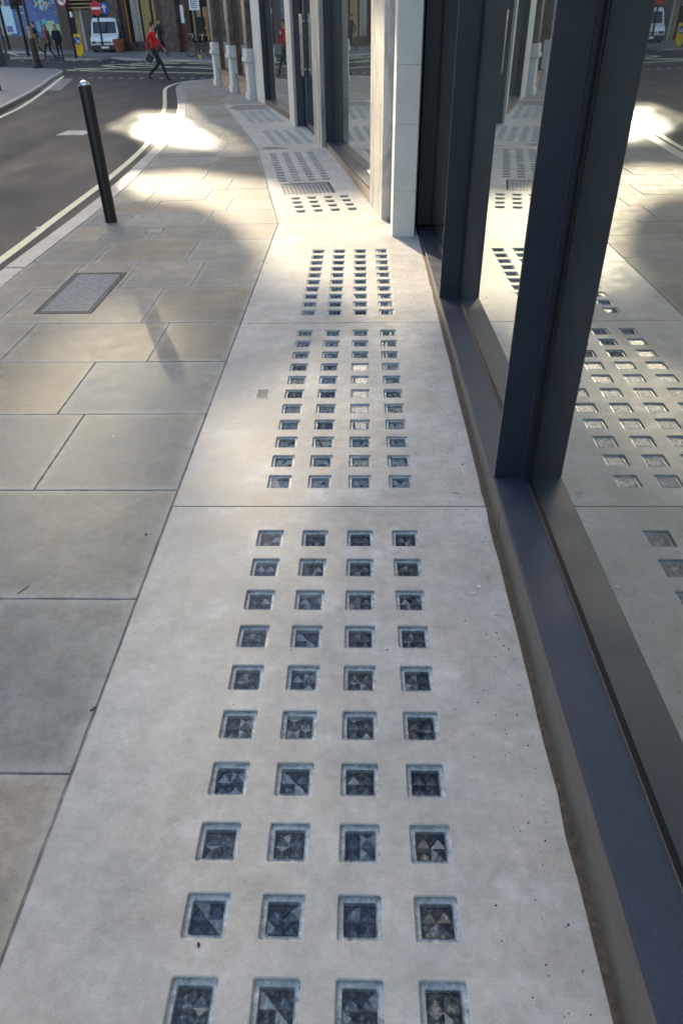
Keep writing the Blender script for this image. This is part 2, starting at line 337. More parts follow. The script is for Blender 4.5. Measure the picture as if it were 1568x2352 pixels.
# sandstone paving, one sheet of separate slabs
class Slabs:
    def __init__(s): s.v = []; s.f = []; s.tint = []; s.edge = []
    def slab(s, q, tint, z=0, gap=.0038):
        q0 = [Vector(p) for p in q]; q = []; edge_j = []
        for i in range(len(q0)):
            a, b = q0[i], q0[(i+1) % len(q0)]; k_ = max(1, int((b-a).length/.07)) if a.y < 9 else 1
            for j in range(k_): q.append(a+(b-a)*j/k_); edge_j.append(0 if j == 0 else 1)
        n = len(q); c = Vector((0, 0))
        for p in q: c += p/n
        def inset(d):
            out = []
            for i in range(n):
                a, b, e = q[i-1], q[i], q[(i+1) % n]
                d1 = (b-a).normalized(); d2 = (e-b).normalized(); n1 = Vector((-d1.y, d1.x)); n2 = Vector((-d2.y, d2.x))
                k = (n1+n2); k = k/max(.3, k.dot(n1)) if k.length > 1e-4 else n1
                out.append(b+k*(d+(.0 if d > .03 or not edge_j[i] else noise.noise((b.x*21, b.y*21, 7))*.0032)))
            return out
        tilt = (random.uniform(-.0012, .0012), random.uniform(-.0012, .0012))
        def zz(p): return z+(p-c).x*tilt[0]+(p-c).y*tilt[1]
        A, B, D = inset(gap), inset(gap+.0035), inset(gap+.05); b0 = len(s.v)
        s.v += [(p.x, p.y, -.012) for p in A]+[(p.x, p.y, zz(p)-.002) for p in A]+[(p.x, p.y, zz(p)) for p in B]+[(p.x, p.y, zz(p)) for p in D]
        for L in range(3):
            for i in range(n):
                j = (i+1) % n; s.f.append((b0+L*n+i, b0+L*n+j, b0+(L+1)*n+j, b0+(L+1)*n+i)); s.tint.append([tint]*4)
                s.edge.append([1, 1, 1, 1] if L < 2 else [.8, .8, 0, 0])
        s.f.append(tuple(b0+3*n+i for i in range(n))); s.tint.append([tint]*n); s.edge.append([0]*n)
    def build(s, name, mat):
        me = bpy.data.meshes.new(name); me.from_pydata(s.v, [], s.f); me.materials.append(MAT[mat])
        a = me.color_attributes.new('tint', 'FLOAT_COLOR', 'CORNER'); e = me.color_attributes.new('edge', 'FLOAT_COLOR', 'CORNER'); k = 0
        for tt, ee in zip(s.tint, s.edge):
            for c, x in zip(tt, ee): a.data[k].color = (*c, 1); e.data[k].color = (x, x, x, 1); k += 1
        me.update(); o = bpy.data.objects.new(name, me); COL.objects.link(o); return struct(o)
def tint():
    v = random.uniform(.84, 1.22); wv = random.uniform(-.08, .11); return (v*(1+wv), v, v*(1-wv*1.3))
sl = Slabs()
# courses: (y at strip edge, tilt of the joint line as dy per m towards the kerb), and inner joints
course_y = [-.3, .47, 1.24, 2.01, 2.77, 3.545, 4.27, 4.965, 5.76, 6.49, 7.22, 7.82, 8.46, 9.05, 9.62, 10.28, 10.85, 11.45, 12.0, 12.55, 13.2, 14.0, 14.7, 15.46, 16.1, 16.8, 17.5, 18.2, 19.0, 19.8, 20.7, 21.6, 22.5, 23.4, 24.3]
inner = {1: [-1.62, -2.4], 2: [-1.41, -2.2], 3: [-2.0, -2.6], 4: [-1.57, -2.3], 5: [-1.73, -2.5], 6: [-1.395, -2.38], 7: [-1.615, -2.7], 8: [-1.405, -2.0, -2.5], 9: [-1.595, -2.44], 10: [-1.42, -2.12, -2.62]}
FAC = [(0.24, 7.6), (.11, 8.66), (-.56, 12.8), (-1.2, 15.2), (-2.26, 19.08), (-2.5, 19.9), (-4.25, 24.4)]
def tl(y): return 0 if y < 7.5 else min(.10, (y-7.5)*.05)
for i in range(len(course_y)-1):
    y0, y1 = course_y[i], course_y[i+1]; t0, t1 = tl(y0), tl(y1)
    def edge(y, tlt, pl, off=0):
        x = poly_x(pl, y); x = poly_x(pl, y+tlt*(-.9-x)*-1 if pl is KIN else y)
        return x+off
    if y0 >= 18: rp = FAC
    else: rp = SEDGE
    xr0, xr1 = edge(y0, 0, rp), edge(y1, 0, rp)
    def P(x, y, tt, xr): return Vector((x, y-(xr-x)*tt))
    def xl(y, tt, xr):
        x = poly_x(KIN, y)
        for _ in range(3): x = poly_x(KIN, y-(xr-x)*tt)
        return x
    a0, a1 = xl(y0, t0, xr0), xl(y1, t1, xr1)
    xs = inner.get(i)
    if xs is None:
        xs = []; x = (xr0+xr1)/2-random.uniform(.45, 1.0)
        while x > (a0+a1)/2+.35: xs.append(x); x -= random.uniform(.55, 1.0)
    xs = sorted(xs, reverse=True); L0 = [xr0]+xs+[a0]; L1 = [xr1]+[x for x in xs]+[a1]
    for k in range(len(L0)-1):
        sl.slab([P(L0[k+1], y0, t0, xr0), P(L0[k], y0, t0, xr0), P(L1[k], y1, t1, xr1), P(L1[k+1], y1, t1, xr1)], tint(), random.uniform(-.0008, .0008))
# round the corner
for a, b in zip([(-5.27, 24.3), (-5.28, 25.5), (-4.6, 26.5)], [(-5.28, 25.5), (-4.6, 26.5), (-2.5, 26.6)]):
    sl.slab([a, (-4.2, 24.3), (-2.9, 25.2) if a[1] > 24.4 else (-4.0, 24.9), b][::1], tint())
sl.build('pavement', 'sandstone_slab')

# ---------------------------------------------------------------- glass blocks and concrete panels
HW = .0585
def hole_loop(cx, cy, h=HW, r=.009):
    out = []
    for sx, sy, a0 in ((1, 1, 0), (-1, 1, 90), (-1, -1, 180), (1, -1, 270)):
        for k in range(5):
            a = math.radians(a0+k*22.5); out.append((cx+sx*(h-r)+math.cos(a)*r, cy+sy*(h-r)+math.sin(a)*r))
    return out
def block_mesh(seed, share=.22):
    rnd = random.Random(seed); m = MB(); zl = -.0125
    L = hole_loop(0, 0, HW+.001)
    r1 = hole_loop(0, 0, .0445, .005)
    n = len(L)
    for i in range(n):                                            # ledge sloping a little to the rim
        j = (i+1) % n; m.face([(*L[i], zl), (*L[j], zl), (*r1[j], zl-.001), (*r1[i], zl-.001)], 'ledge_glass')
    h1, h2 = .0445, .0415                                        # raised bead
    ra, rb = hole_loop(0, 0, h1, .005), hole_loop(0, 0, (h1+h2)/2, .005); rc = hole_loop(0, 0, h2, .005)
    for A, B, za, zb in ((ra, rb, zl-.001, zl+.0018), (rb, rc, zl+.0018, zl-.001), (rc, hole_loop(0, 0, .0395, .004), zl-.001, zl-.013)):
        for i in range(n):
            j = (i+1) % n; m.face([(*A[i], za), (*A[j], za), (*B[j], zb), (*B[i], zb)], 'ledge_glass')
    zb = zl-.013; q = .0395
    for sx in (-1, 1):                                            # four pyramids
        for sy in (-1, 1):
            cx, cy = sx*q/2, sy*q/2; ap = (cx+rnd.uniform(-.001, .001), cy+rnd.uniform(-.001, .001), zb+.0115)
            c = [(cx-q/2, cy-q/2, zb), (cx+q/2, cy-q/2, zb), (cx+q/2, cy+q/2, zb), (cx-q/2, cy+q/2, zb)]
            for k in range(4): m.face([c[k], c[(k+1) % 4], ap], 'lens_glint' if rnd.random() < share else 'lens_glass')
    me = m.mesh('glass_block'); return me
def cover_mesh():
    m = MB(); L = hole_loop(0, 0, .0408, .004); m.face([(*p, -.0132) for p in L], 'cover_glass'); return m.mesh('clear_cover')
BM = [block_mesh(k, .09) for k in range(9)]; BL = [block_mesh(k, .85) for k in range(20, 26)]; CM = cover_mesh()  # BL: mostly pale facets, sunlit glitter put into the colour of the farther blocks
def panel(name, label, quad, grids, org, ang, lift=0.0, px=.195, dx_dy=0.0, extra_holes=(), mat='pale_concrete', group='concrete pavement light panels', ragged=False, blocks_cover=True):
    """quad: outline in world xy (near-left, near-right, far-right, far-left). grids: list of (cx list, cy list) in the local frame"""
    root = thing(name, label, 'pavement light', (org[0], org[1], 0), ang, group)
    ca, sa = math.cos(-ang), math.sin(-ang)
    def loc(p): x, y = p[0]-org[0], p[1]-org[1]; return Vector((x*ca-y*sa, x*sa+y*ca))
    Q = [loc(p) for p in quad]
    bm = bmesh.new(); m = MB(); 
    # outline slab with rectangular void per grid, each cell a ring round its hole
    rects = []
    for cxs, cys, pxx, pyy in grids: rects.append((min(cxs)-pxx/2, max(cxs)+pxx/2, min(cys)-pyy/2, max(cys)+pyy/2, cxs, cys, pxx, pyy))
    for r in extra_holes: rects.append((*r, None, None, 0, 0))
    rects.sort(key=lambda r: r[2])
    def left_at(y): 
        a, b = Q[0], Q[3]; return lerp(a.x, b.x, (y-a.y)/(b.y-a.y))
    def right_at(y):
        a, b = Q[1], Q[2]; return lerp(a.x, b.x, (y-a.y)/(b.y-a.y))
    def z(x, y): return 0.0
    prev = [Q[0], Q[1]]
    for x0, x1, y0, y1, cxs, cys, pxx, pyy in rects:
        A, B = Vector((left_at(y0), y0)), Vector((right_at(y0), y0))
        m.face([(*prev[0], 0), (*prev[1], 0), (*B, 0), (x1, y0, 0), (x0, y0, 0), (*A, 0)] if prev is not None else [], mat)
        C, D = Vector((left_at(y1), y1)), Vector((right_at(y1), y1))
        m.face([(*A, 0), (x0, y0, 0), (x0, y1, 0), (*C, 0)], mat); m.face([(x1, y0, 0), (*B, 0), (*D, 0), (x1, y1, 0)], mat)
        if cxs:
            for cx in cxs:
                for cy in cys:
                    L = hole_loop(cx, cy); hx, hy = pxx/2, pyy/2
                    O = [(cx+hx, cy+hy), (cx-hx, cy+hy), (cx-hx, cy-hy), (cx+hx, cy-hy)]
                    for k in range(4):
                        k2 = (k+1) % 4
                        inner_ = [L[(k*5+2+q) % 20] for q in range(6)]
                        m.face([(*O[k], 0), (*O[k2], 0)]+[(*p, 0) for p in inner_[::-1]], mat)
                    L2 = hole_loop(cx, cy, HW-.0035, .008)
                    L3 = hole_loop(cx, cy, HW+.0005, .009)
                    for i in range(20):
                        j = (i+1) % 20
                        m.face([(*L[i], 0), (*L[j], 0), (*L2[j], -.0035), (*L2[i], -.0035)], mat)
                        m.face([(*L2[i], -.0035), (*L2[j], -.0035), (*L3[j], -.0135), (*L3[i], -.0135)], 'recess_grime')
        prev = [C, D]
    m.face([(*prev[0], 0), (*prev[1], 0), (*Q[2], 0), (*Q[3], 0)], mat)
    for a, b in zip(Q, Q[1:]+Q[:1]): m.face([(*a, 0), (*b, 0), (*b, -.0125), (*a, -.0125)], mat)
    o = m.build('concrete_frame', root, recalc=True)
    cc = 0
    for cxs, cys, pxx, pyy in grids:
        for cx in cxs:
            for cy in cys:
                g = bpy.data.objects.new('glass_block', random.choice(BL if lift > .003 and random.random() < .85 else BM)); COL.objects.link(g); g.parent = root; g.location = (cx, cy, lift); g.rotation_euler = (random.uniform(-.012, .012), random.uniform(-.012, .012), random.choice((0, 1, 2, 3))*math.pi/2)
                if blocks_cover:
                    c_ = bpy.data.objects.new('clear_cover', CM); COL.objects.link(c_); c_.parent = g
    return root
X4 = [-.391, -.196, -.001, .194]
XR = .576
panel('pavement_light', 'nearest concrete pavement light panel, with the largest looking glass blocks', [(-.866, -.55), (XR, -.55), (XR, 2.632), (-.866, 2.632)], [(X4, [2.401-.195*k for k in range(12)], .195, .195)], (0, 0), 0)
panel('pavement_light', 'pale concrete pavement light panel beside the small inscribed cover, second from the near end', [(-.866, 2.640), (XR, 2.640), (XR, 4.936), (-.866, 4.936)], [(X4, [4.745-.19*k for k in range(11)], .195, .19)], (0, 0), 0, .0045)
panel('pavement_light', 'sunlit concrete pavement light panel ending at the foot of the white stone pillar', [(-.866, 4.944), (XR, 4.944), (XR-.01, 7.81), (-.866, 7.81)], [(X4, [6.765-.179*k for k in range(10)], .195, .179)], (0, 0), 0, .007)
a4 = math.atan2(.165, 1)
def loc4(org, ang, p):
    x, y = p[0]-org[0], p[1]-org[1]; c_, s_ = math.cos(-ang), math.sin(-ang); return (x*c_-y*s_, x*s_+y*c_)
o4 = (-.872, 7.815)
def rows4(org, ang, far, near, n): # columns fixed from far-left corner of far row and near row
    f = loc4(org, ang, far); g = loc4(org, ang, near); return f, g
cx0 = .29
panel('pavement_light', 'concrete pavement light panel holding the square slotted metal grate, beyond the pillar', [(-.866, 7.818), (.30, 7.80), (-.56, 12.72), (-1.645, 12.56)],
      [([cx0+.195*k for k in range(4)], [.50+.22*k for k in range(4)], .195, .22), ([.215+.195*k for k in range(4)], [2.25+.192*k for k in range(12)], .195, .192)], o4, a4, .006, extra_holes=[(.17, .80, 1.38, 2.04)])
# slotted grate in that panel
def grate(org, ang, r, label, n=13, mat='grate_metal'):
    root = thing('floor_grate', label, 'grate', (org[0], org[1], 0), ang, 'metal grates let into the concrete')
    x0, x1, y0, y1 = r; m = MB(); m.box((x0, y0, -.05), (x1, y1, -.045), 'dark_void'); m.build('grate_pit', root)
    m = MB(); wd = (x1-x0)/n
    for k in range(n): m.box((x0+wd*k+.001, y0+.012, -.02), (x0+wd*(k+1)-.016, y1-.012, -.001), mat)
    m.build('grate_bars', root)
    m = MB()
    for a, b in (((x0-.001, y0-.001), (x1+.001, y0+.012)), ((x0-.001, y1-.012), (x1+.001, y1+.001))): m.box((*a, -.05), (*b, -.002), 'iron')
    for k in range(n-1): m.box((x0+wd*(k+1)-.016, y0+.012, -.022), (x0+wd*(k+1)+.001, y1-.012, -.006), 'pale_concrete')
    m.build('grate_frame', root)
grate(o4, a4, (.17, .80, 1.38, 2.04), 'square blue-grey slotted metal grate between two sets of small glass blocks')
j5n, j5f = 12.57, 15.3
a5 = math.atan2(.235, 1); o5 = (-1.65, 12.6)
panel('pavement_light', 'concrete pavement light panel in front of the glass door with the long handle', [(-1.642, 12.575), (-.56, 12.735), (-1.02, 15.32), (-2.27, 15.22)],
      [([.36+.195*k for k in range(4)], [.42+.195*k for k in range(9)], .195, .195)], o5, a5, .0065, blocks_cover=False)
a6 = math.atan2(.25, 1); o6 = (-2.28, 15.23)
panel('pavement_light', 'distant concrete pavement light panel crossed by a dull blue metal bar grate', [(-2.272, 15.235), (-1.02, 15.335), (-2.2, 19.2), (-3.22, 19.05)],
      [([.28+.19*k for k in range(4)], [.50+.195*k for k in range(11)], .195, .195), ([.23+.19*k for k in range(4)], [3.1+.195*k for k in range(3)], .195, .195)], o6, a6, .0065, extra_holes=[(.14, .92, 2.66, 2.92)], blocks_cover=False)
grate(o6, a6, (.14, .92, 2.66, 2.92), 'far narrow blue-grey metal grate crossing the distant concrete panel', n=18)
# brown silt lying in the gap between panels and building, grit, leaf bits
m = MB()
for i in range(60):
    y0 = -.5+i*.13; y1 = y0+.13; a, b = .556+.010*noise.noise((0, y0*9, 3)), .556+.010*noise.noise((0, y1*9, 3))
    m.face([(a+.012, y0, .0012), (.60, y0, .0016), (.60, y1, .0016), (b+.012, y1, .0012)], 'sediment')
o = m.build('silt_line'); o['kind'] = 'stuff'; o['label'] = 'brown silt along the foot of the stone upstand'; o['category'] = 'silt'
m = MB()
for i in range(330):
    y = random.uniform(.6, 7.2); x = .54-abs(random.gauss(0, .09)); r = random.uniform(.0012, .0032)
    if random.random() < .25: x = random.uniform(-2.8, .5)
    k = len(m.v); m.lathe([(r, 0), (r*.7, r*.8), (r*.1, r)], random.choice(('sediment', 'dark_void', 'mortar', 'brown_stone')), 5, (x, y, 0))
o = m.build('grit'); o['kind'] = 'stuff'; o['label'] = 'dark grit scattered over the pavement'; o['category'] = 'grit'
def chip(name, p, ln, wd, ang, mat, label, cat, h=.003):
    m = MB(); n = 9; top = []; 
    for i in range(n):
        a = 2*math.pi*i/n; r = random.uniform(.75, 1.1); top.append((math.cos(a)*ln*r, math.sin(a)*wd*r))
    m.prism(top, 0, h, mat); o = m.build(name, bevel=.0008); o.location = (p[0], p[1], .0); o.rotation_euler = (0, 0, ang); tag(o, label, cat)
chip('stone_chip', G(1099, 1348), .010, .007, .5, 'chip_white', 'larger white stone chip on the concrete right of the near glass blocks', 'chip')
chip('stone_chip', G(1086, 1363), .012, .003, .1, 'chip_white', 'thin white stone sliver beside the larger white chip', 'chip')
chip('leaf_scrap', G(335, 1228), .006, .009, .2, 'leaf_brown', 'small dark leaf scrap on the slab left of the panel joint', 'leaf')
chip('twig', G(53, 1356), .034, .002, 1.0, 'leaf_brown', 'thin dark twig lying on the sandstone slab near the left edge', 'twig')
chip('leaf_scrap', G(456, 2171), .004, .007, .1, 'leaf_brown', 'tiny dark leaf scrap between the two nearest rows of glass blocks', 'leaf')
chip('leaf_scrap', G(213, 1630), .012, .006, .9, 'leaf_brown', 'dark leaf scrap caught in the slab joint', 'leaf')
chip('gum_spot', G(889, 1493), .004, .004, 0, 'dark_void', 'round black speck between the right two block columns', 'speck', .0015)
chip('dead_leaf', G(1046, 1133), .022, .005, -.3, 'pale_grey', 'grey dead leaf scrap just beyond the panel joint near the building', 'leaf')
chip('stone_chip', G(260, 1003), .008, .006, 0, 'chip_white', 'small white chip on the middle of a sandstone slab', 'chip', .002)
m = MB(); q_ = [G(x, y) for x, y in ((597, 341), (612, 337), (632, 336), (650, 338), (668, 340), (640, 342.5), (615, 343))]; m.face([(p.x, p.y, .0012) for p in q_], 'dark_damp'); struct(m.build('damp_stain'))
# ---------------------------------------------------------------- covers in the pavement
r_ = thing('manhole_cover', 'large rectangular iron-edged manhole cover with concrete infill', 'manhole cover', (0, 0, 0))
c4 = [G(74, 720), G(207, 718), G(300, 625), G(180, 628)]
cen = sum(c4, Vector())/4; mx0, mx1, my0, my1 = -2.49, -2.04, 5.17, 6.17
r_.location = ((mx0+mx1)/2, (my0+my1)/2, 0); hx, hy = (mx1-mx0)/2, (my1-my0)/2
def frame(m, hx, hy, wd, z0, z1, mat):
    for a, b in (((-hx, -hy), (hx, -hy+wd)), ((-hx, hy-wd), (hx, hy)), ((-hx, -hy+wd), (-hx+wd, hy-wd)), ((hx-wd, -hy+wd), (hx, hy-wd))): m.box((*a, z0), (*b, z1), mat)
m = MB(); frame(m, hx, hy, .012, -.012, .0035, 'rust'); frame(m, hx-.030, hy-.030, .011, -.012, .0035, 'rust'); m.build('cover_frame', r_, bevel=.002)
m = MB(); frame(m, hx-.016, hy-.016, .020, -.012, .002, 'mortar'); m.build('cover_gap', r_)
m = MB(); m.box((-hx+.042, -hy+.042, -.012), (hx-.042, hy-.042, .002), 'infill_concrete'); m.build('infill', r_)
r_ = thing('valve_cover', 'tiny square metal cover with raised lettering in the second concrete panel', 'valve cover', (-.583, 3.795, 0))
m = MB(); frame(m, .036, .056, .004, -.01, .0028, 'chip_white'); m.build('cover_rim', r_)
m = MB(); m.box((-.032, -.052, -.01), (.032, .052, .0015), 'iron')
m.build('cover_plate', r_)
m = MB()
for k in range(3):
    for q in range(7):
        if random.random() < .15: continue
        x = -.022+k*.021; y = -.045+q*.0135; m.box((x, y, .0015), (x+.011, y+.007, .003), 'pale_grey')
m.build('raised_lettering', r_)
r_ = thing('stopcock_cover', 'small pale rectangular metal cover in the slab right of the black bollard', 'valve cover', G(356, 530))
m = MB(); frame(m, .085, .09, .008, -.01, .003, 'iron'); m.build('cover_rim', r_)
m = MB()
for k in range(4): m.box((-.072+.037*k, -.078, -.01), (-.042+.037*k, .078, .0035), 'pale_grey')
m.build('cover_plate', r_)
# ---------------------------------------------------------------- road markings
def strip(name, pts, wd, z, mat):
    m = MB(); P = [Vector(p[:2]) for p in pts]; Ls = []; Rs = []
    for i, p in enumerate(P):
        d = (P[min(i+1, len(P)-1)]-P[max(i-1, 0)]).normalized(); n = Vector((-d.y, d.x)); Ls.append(p+n*wd/2); Rs.append(p-n*wd/2)
    for i in range(len(P)-1): m.face([(*Rs[i], z), (*Rs[i+1], z), (*Ls[i+1], z), (*Ls[i], z)], mat)
    return struct(m.build(name))
def smooth(P, n=4):
    out = []
    for i in range(len(P)-1):
        p0, p1, p2, p3 = [Vector(P[min(max(k, 0), len(P)-1)][:2]) for k in (i-1, i, i+1, i+2)]
        for q in range(n):
            t_ = q/n; out.append(.5*((2*p1)+(-p0+p2)*t_+(2*p0-5*p1+4*p2-p3)*t_*t_+(-p0+3*p1-3*p2+p3)*t_**3))
    out.append(Vector(P[-1][:2])); return out
YZ = RZ+.005
strip('yellow_line', smooth([(-3.46, -3), (-3.46, 3), (-3.48, 6.9), (-3.52, 8.4), (-3.56, 10.2), (-3.60, 11.2), (-3.68, 12.6), (-3.82, 14.1), (-4.05, 15.6), (-4.40, 17.6), (-4.8, 19.7), (-5.32, 22), (-5.82, 24.3), (-5.90, 25.8), (-5.68, 26.8), (-5.24, 27.35), (-4.6, 27.6), (-3, 27.4), (5, 25.6)]), .10, YZ, 'yellow_paint')
strip('yellow_line', smooth([(-7.2, 8), (-7.6, 13), (-8.21, 18.1), (-8.6, 20.5), (-9.4, 24.0), (-10.35, 27.9), (-10.9, 30.1)]), .11, YZ, 'yellow_paint')
def rl(a, b, wd=.2, mat='yellow_paint', nm='box_junction_line'): strip(nm, [G(*a, RZ), G(*b, RZ)], wd, YZ, mat)
for a, b in [((155, 161), (510, 168)), ((170, 162), (310, 153)), ((235, 150), (310, 156)), ((235, 150), (270, 147)), ((270, 147), (505, 158)), ((170, 157), (505, 152)), ((300, 147), (505, 143)), ((340, 142.5), (505, 147)), ((300, 146), (400, 140.5)), ((400, 140.5), (505, 142)), ((155, 160), (235, 156)), ((20, 121), (60, 130)), ((0, 118), (60, 121))]: rl(a, b)
strip('lane_dash', [G(142, 305, RZ), G(205, 304.5, RZ)], .62, YZ, 'white_paint')
strip('lane_dash', [G(82, 523, RZ), G(92, 523, RZ)], .06, YZ, 'white_paint')
m = MB()
for i in range(15):
    p = G(184+i*23.5, 178.5-.0*i+(.4 if i > 3 else 0), RZ); m.box((p.x-.06, p.y-.09, RZ), (p.x+.06, p.y+.09, YZ+.004), 'white_paint')
for i in range(10):
    p = G(50+i*30, 139.5+(i % 2)*2, RZ); m.box((p.x-.08, p.y-.1, RZ), (p.x+.08, p.y+.1, YZ+.004), 'white_paint')
struct(m.build('give_way_dots'))
strip('crossing_line', [G(85, 134.5, RZ), G(150, 136, RZ)], .2, YZ, 'white_paint')
# pale strip by the opposite kerb, wet glint put into its colour
m = MB(); m.face([(-9.8, 24.5, RZ+.0035), (-9.0, 24.3, RZ+.0035), (-10.1, 28.8, RZ+.0035), (-10.9, 29, RZ+.0035)], 'far_pavement'); struct(m.build('kerb_glint'))

# ---------------------------------------------------------------- near shopfront (modern building)
B = thing('modern_building', 'modern shop building with dark steel window fins and pale stone piers on the right', 'building')
def sz(y): return max(.004, .258-.0335*y)                        # sill top follows the floor, the pavement climbs beside it
UX, SX, GX = .593, .588, .735
m = MB(); ys = [-1.2, 2.62, 5.2, 7.62]
for a, b in ((-1.2, 2.43), (2.437, 4.88), (4.887, 7.62)): m.prism([(UX, a), (UX+.07, a), (UX+.07, b), (UX, b)], -.05, [sz(a)-.022, sz(a)-.022, sz(b)-.022, sz(b)-.022], 'upstand_stone')
m.build('upstand', B, bevel=.002)
def sill(a, b):
    m = MB(); m.prism([(SX, a), (GX-.008, a), (GX-.008, b), (SX, b)], [sz(a)-.0215]*2+[sz(b)-.0215]*2, [sz(a), sz(a), sz(b), sz(b)], 'blue_granite'); m.build('window_sill', B, bevel=.0015)
sill(-1.2, 2.619); sill(2.632, 5.215); sill(5.228, 7.62)
# sill edge line
for yf, top in ((2.622, 4.2), (5.218, 4.2), (7.70, 4.2)):
    m = MB(); m.box((SX+.002, yf, sz(yf)), (GX-.012, yf+.006, top), 'frame_metal'); fin = m.build('window_fin', B)
    m = MB(); m.box((SX, yf-.001, sz(yf)), (SX+.002, yf+.007, top), 'copper_edge'); m.build('fin_edge', fin)
    m = MB(); m.box((GX-.026, yf-.016, sz(yf)), (GX-.0004, yf-.0005, top), 'frame_metal'); m.box((GX-.0295, yf-.005, sz(yf)), (GX-.0265, yf-.0005, top), 'bead_grey'); m.build('fin_bead', fin)
    m = MB(); m.box((GX-.009, yf-.055, sz(yf)), (GX-.0015, yf-.0165, top), 'gasket')
    m.build('side_gasket', fin)
    m = MB()                                                       # perforated spacer beside the fin
    k = 0; z = sz(yf)+.02
    while z < 2.3: m.box((GX-.0104, yf-.034, z), (GX-.0091, yf-.0305, z+.004), 'bead_grey'); z += .014
    m.build('spacer_holes', fin)
for a, b in ((-1.2, 2.56), (2.63, 5.16), (5.226, 7.64)):
    za, zb = sz(a), sz(b)
    m = MB(); m.prism([(GX-.0075, a), (GX-.0005, a), (GX-.0005, b), (GX-.0075, b)], [za-.015]*2+[zb-.015]*2, [za+.012, za+.030, zb+.030, zb+.012], 'gasket')
    m.prism([(GX-.0105, a), (GX-.0078, a), (GX-.0078, b), (GX-.0105, b)], [za-.01]*2+[zb-.01]*2, [za+.006]*2+[zb+.006]*2, 'copper_edge')
    m.build('sill_gasket', B)
    m = MB(); m.face([(GX, a-.05, -.05), (GX, b+.07, -.05), (GX, b+.07, 4.2), (GX, a-.05, 4.2)][::-1], 'shop_glass'); m.build('glass_pane', B, recalc=False)
    m = MB(); m.face([(GX+.022, a-.05, -.05), (GX+.022, b+.07, -.05), (GX+.022, b+.07, 4.2), (GX+.022, a-.05, 4.2)][::-1], 'inner_glass'); m.build('inner_pane', B, recalc=False)
m = MB(); m.box((GX+.03, -1.2, -.06), (4.5, 7.7, 0), 'plaster_floor'); m.box((4.5, -1.2, .05), (4.6, 7.7, 4.2), 'interior_wall'); m.box((GX+.3, -1.3, .05), (4.6, -1.2, 4.2), 'interior_wall'); m.box((GX+.013, -1.2, 4.1), (4.5, 7.7, 4.19), 'interior_wall'); m.box((.9, 7.72, .05), (4.6, 7.8, 4.2), 'interior_wall'); m.build('interior', B)
# white pillar with block joints
def ashlar(name, pts, zs, mat, parent, gap=.0022, side=.004):
    m = MB()
    for a, b in zip(zs, zs[1:]): m.prism(pts, a+gap, b-gap, mat)
    c = sum((Vector(p) for p in pts), Vector((0, 0)))/len(pts)
    inn = [c+(Vector(p)-c)*(1-side/max(.05, (Vector(p)-c).length)) for p in pts]
    m.prism(inn, zs[0], zs[-1], 'weathered_stone'); return m.build(name, parent, bevel=.0015)
zz = [-.02, .42, .98, 1.44, 1.98, 2.5, 3.0, 3.6, 4.2]
m = MB(); ashlar('stone_pillar', [(.312, 7.26), (.525, 7.26), (.57, 7.69), (.60, 8.2), (.312, 8.0)], zz, 'limestone', B)
ashlar('stone_pier', [(.222, 7.945), (.308, 7.945), (.60, 8.25), (.62, 8.76), (.105, 8.68)], [-.02, .6, 1.18, 1.62, 1.95, 2.5, 3.2, 4.2], 'weathered_stone', B)
# facade beyond the pier turns with the street
def bay(name, p0, p1, ph, sd_, mat='pink_stone'):
    """plinth + sill from p0 to p1 (front line), ph heights, sd_ sill depth"""
    d = (Vector(p1)-Vector(p0)).normalized(); n = Vector((-d.y, d.x))*-1   # to the right of travel = into the building
    n = Vector((d.y, -d.x)); a, b = Vector(p0), Vector(p1)
    m = MB(); m.prism([a, a+n*.08, b+n*.08, b], -.03, [ph[0]-.03, ph[0]-.03, ph[1]-.03, ph[1]-.03], mat); m.build('plinth', B)
    a2, b2 = a-n*.004, b-n*.004
    m = MB(); m.prism([a2, a+n*sd_, b+n*sd_, b2], [ph[0]-.0298]*2+[ph[1]-.0298]*2, [ph[0], ph[0], ph[1], ph[1]], 'blue_granite'); m.build('window_sill', B, bevel=.002)
    return a, b, d, n
def glazing(a, b, n, off, z0, top=4.2):
    m = MB(); m.prism([a+n*off, a+n*(off+.012), b+n*(off+.012), b+n*off], z0, top, 'shop_glass'); m.build('glass_pane', B)
p0, p1 = (.108, 8.69), (-.56, 12.80)
a, b, d, n = bay('bay', p0, p1, (.18, .075), .14)
glazing(a-d*.02, b, n, .142, .05)
m = MB(); q = b+n*.03; e = b-d*.05+n*.03
m.prism([b-d*.012+n*.0, b-d*.012+n*.141, b-d*.002+n*.141, b-d*.002+n*.0], .06, 4.2, 'frame_metal')
m.prism([b-d*.06+n*.12, b-d*.06+n*.1415, b-d*.0125+n*.1415, b-d*.0125+n*.12], .08, 4.2, 'frame_metal'); m.build('window_jamb', B)
def L2(p, q_, t_): return Vector(p)+(Vector(q_)-Vector(p))*t_
# pier between window and door
ashlar('stone_pier', [(-.625, 12.72), (-.545, 12.83), (-.10, 13.3), (-.3, 13.9), (-.80, 13.72)], [-.02, .55, 1.05, 1.5, 1.98, 2.6, 3.4, 4.2], 'weathered_stone', B)
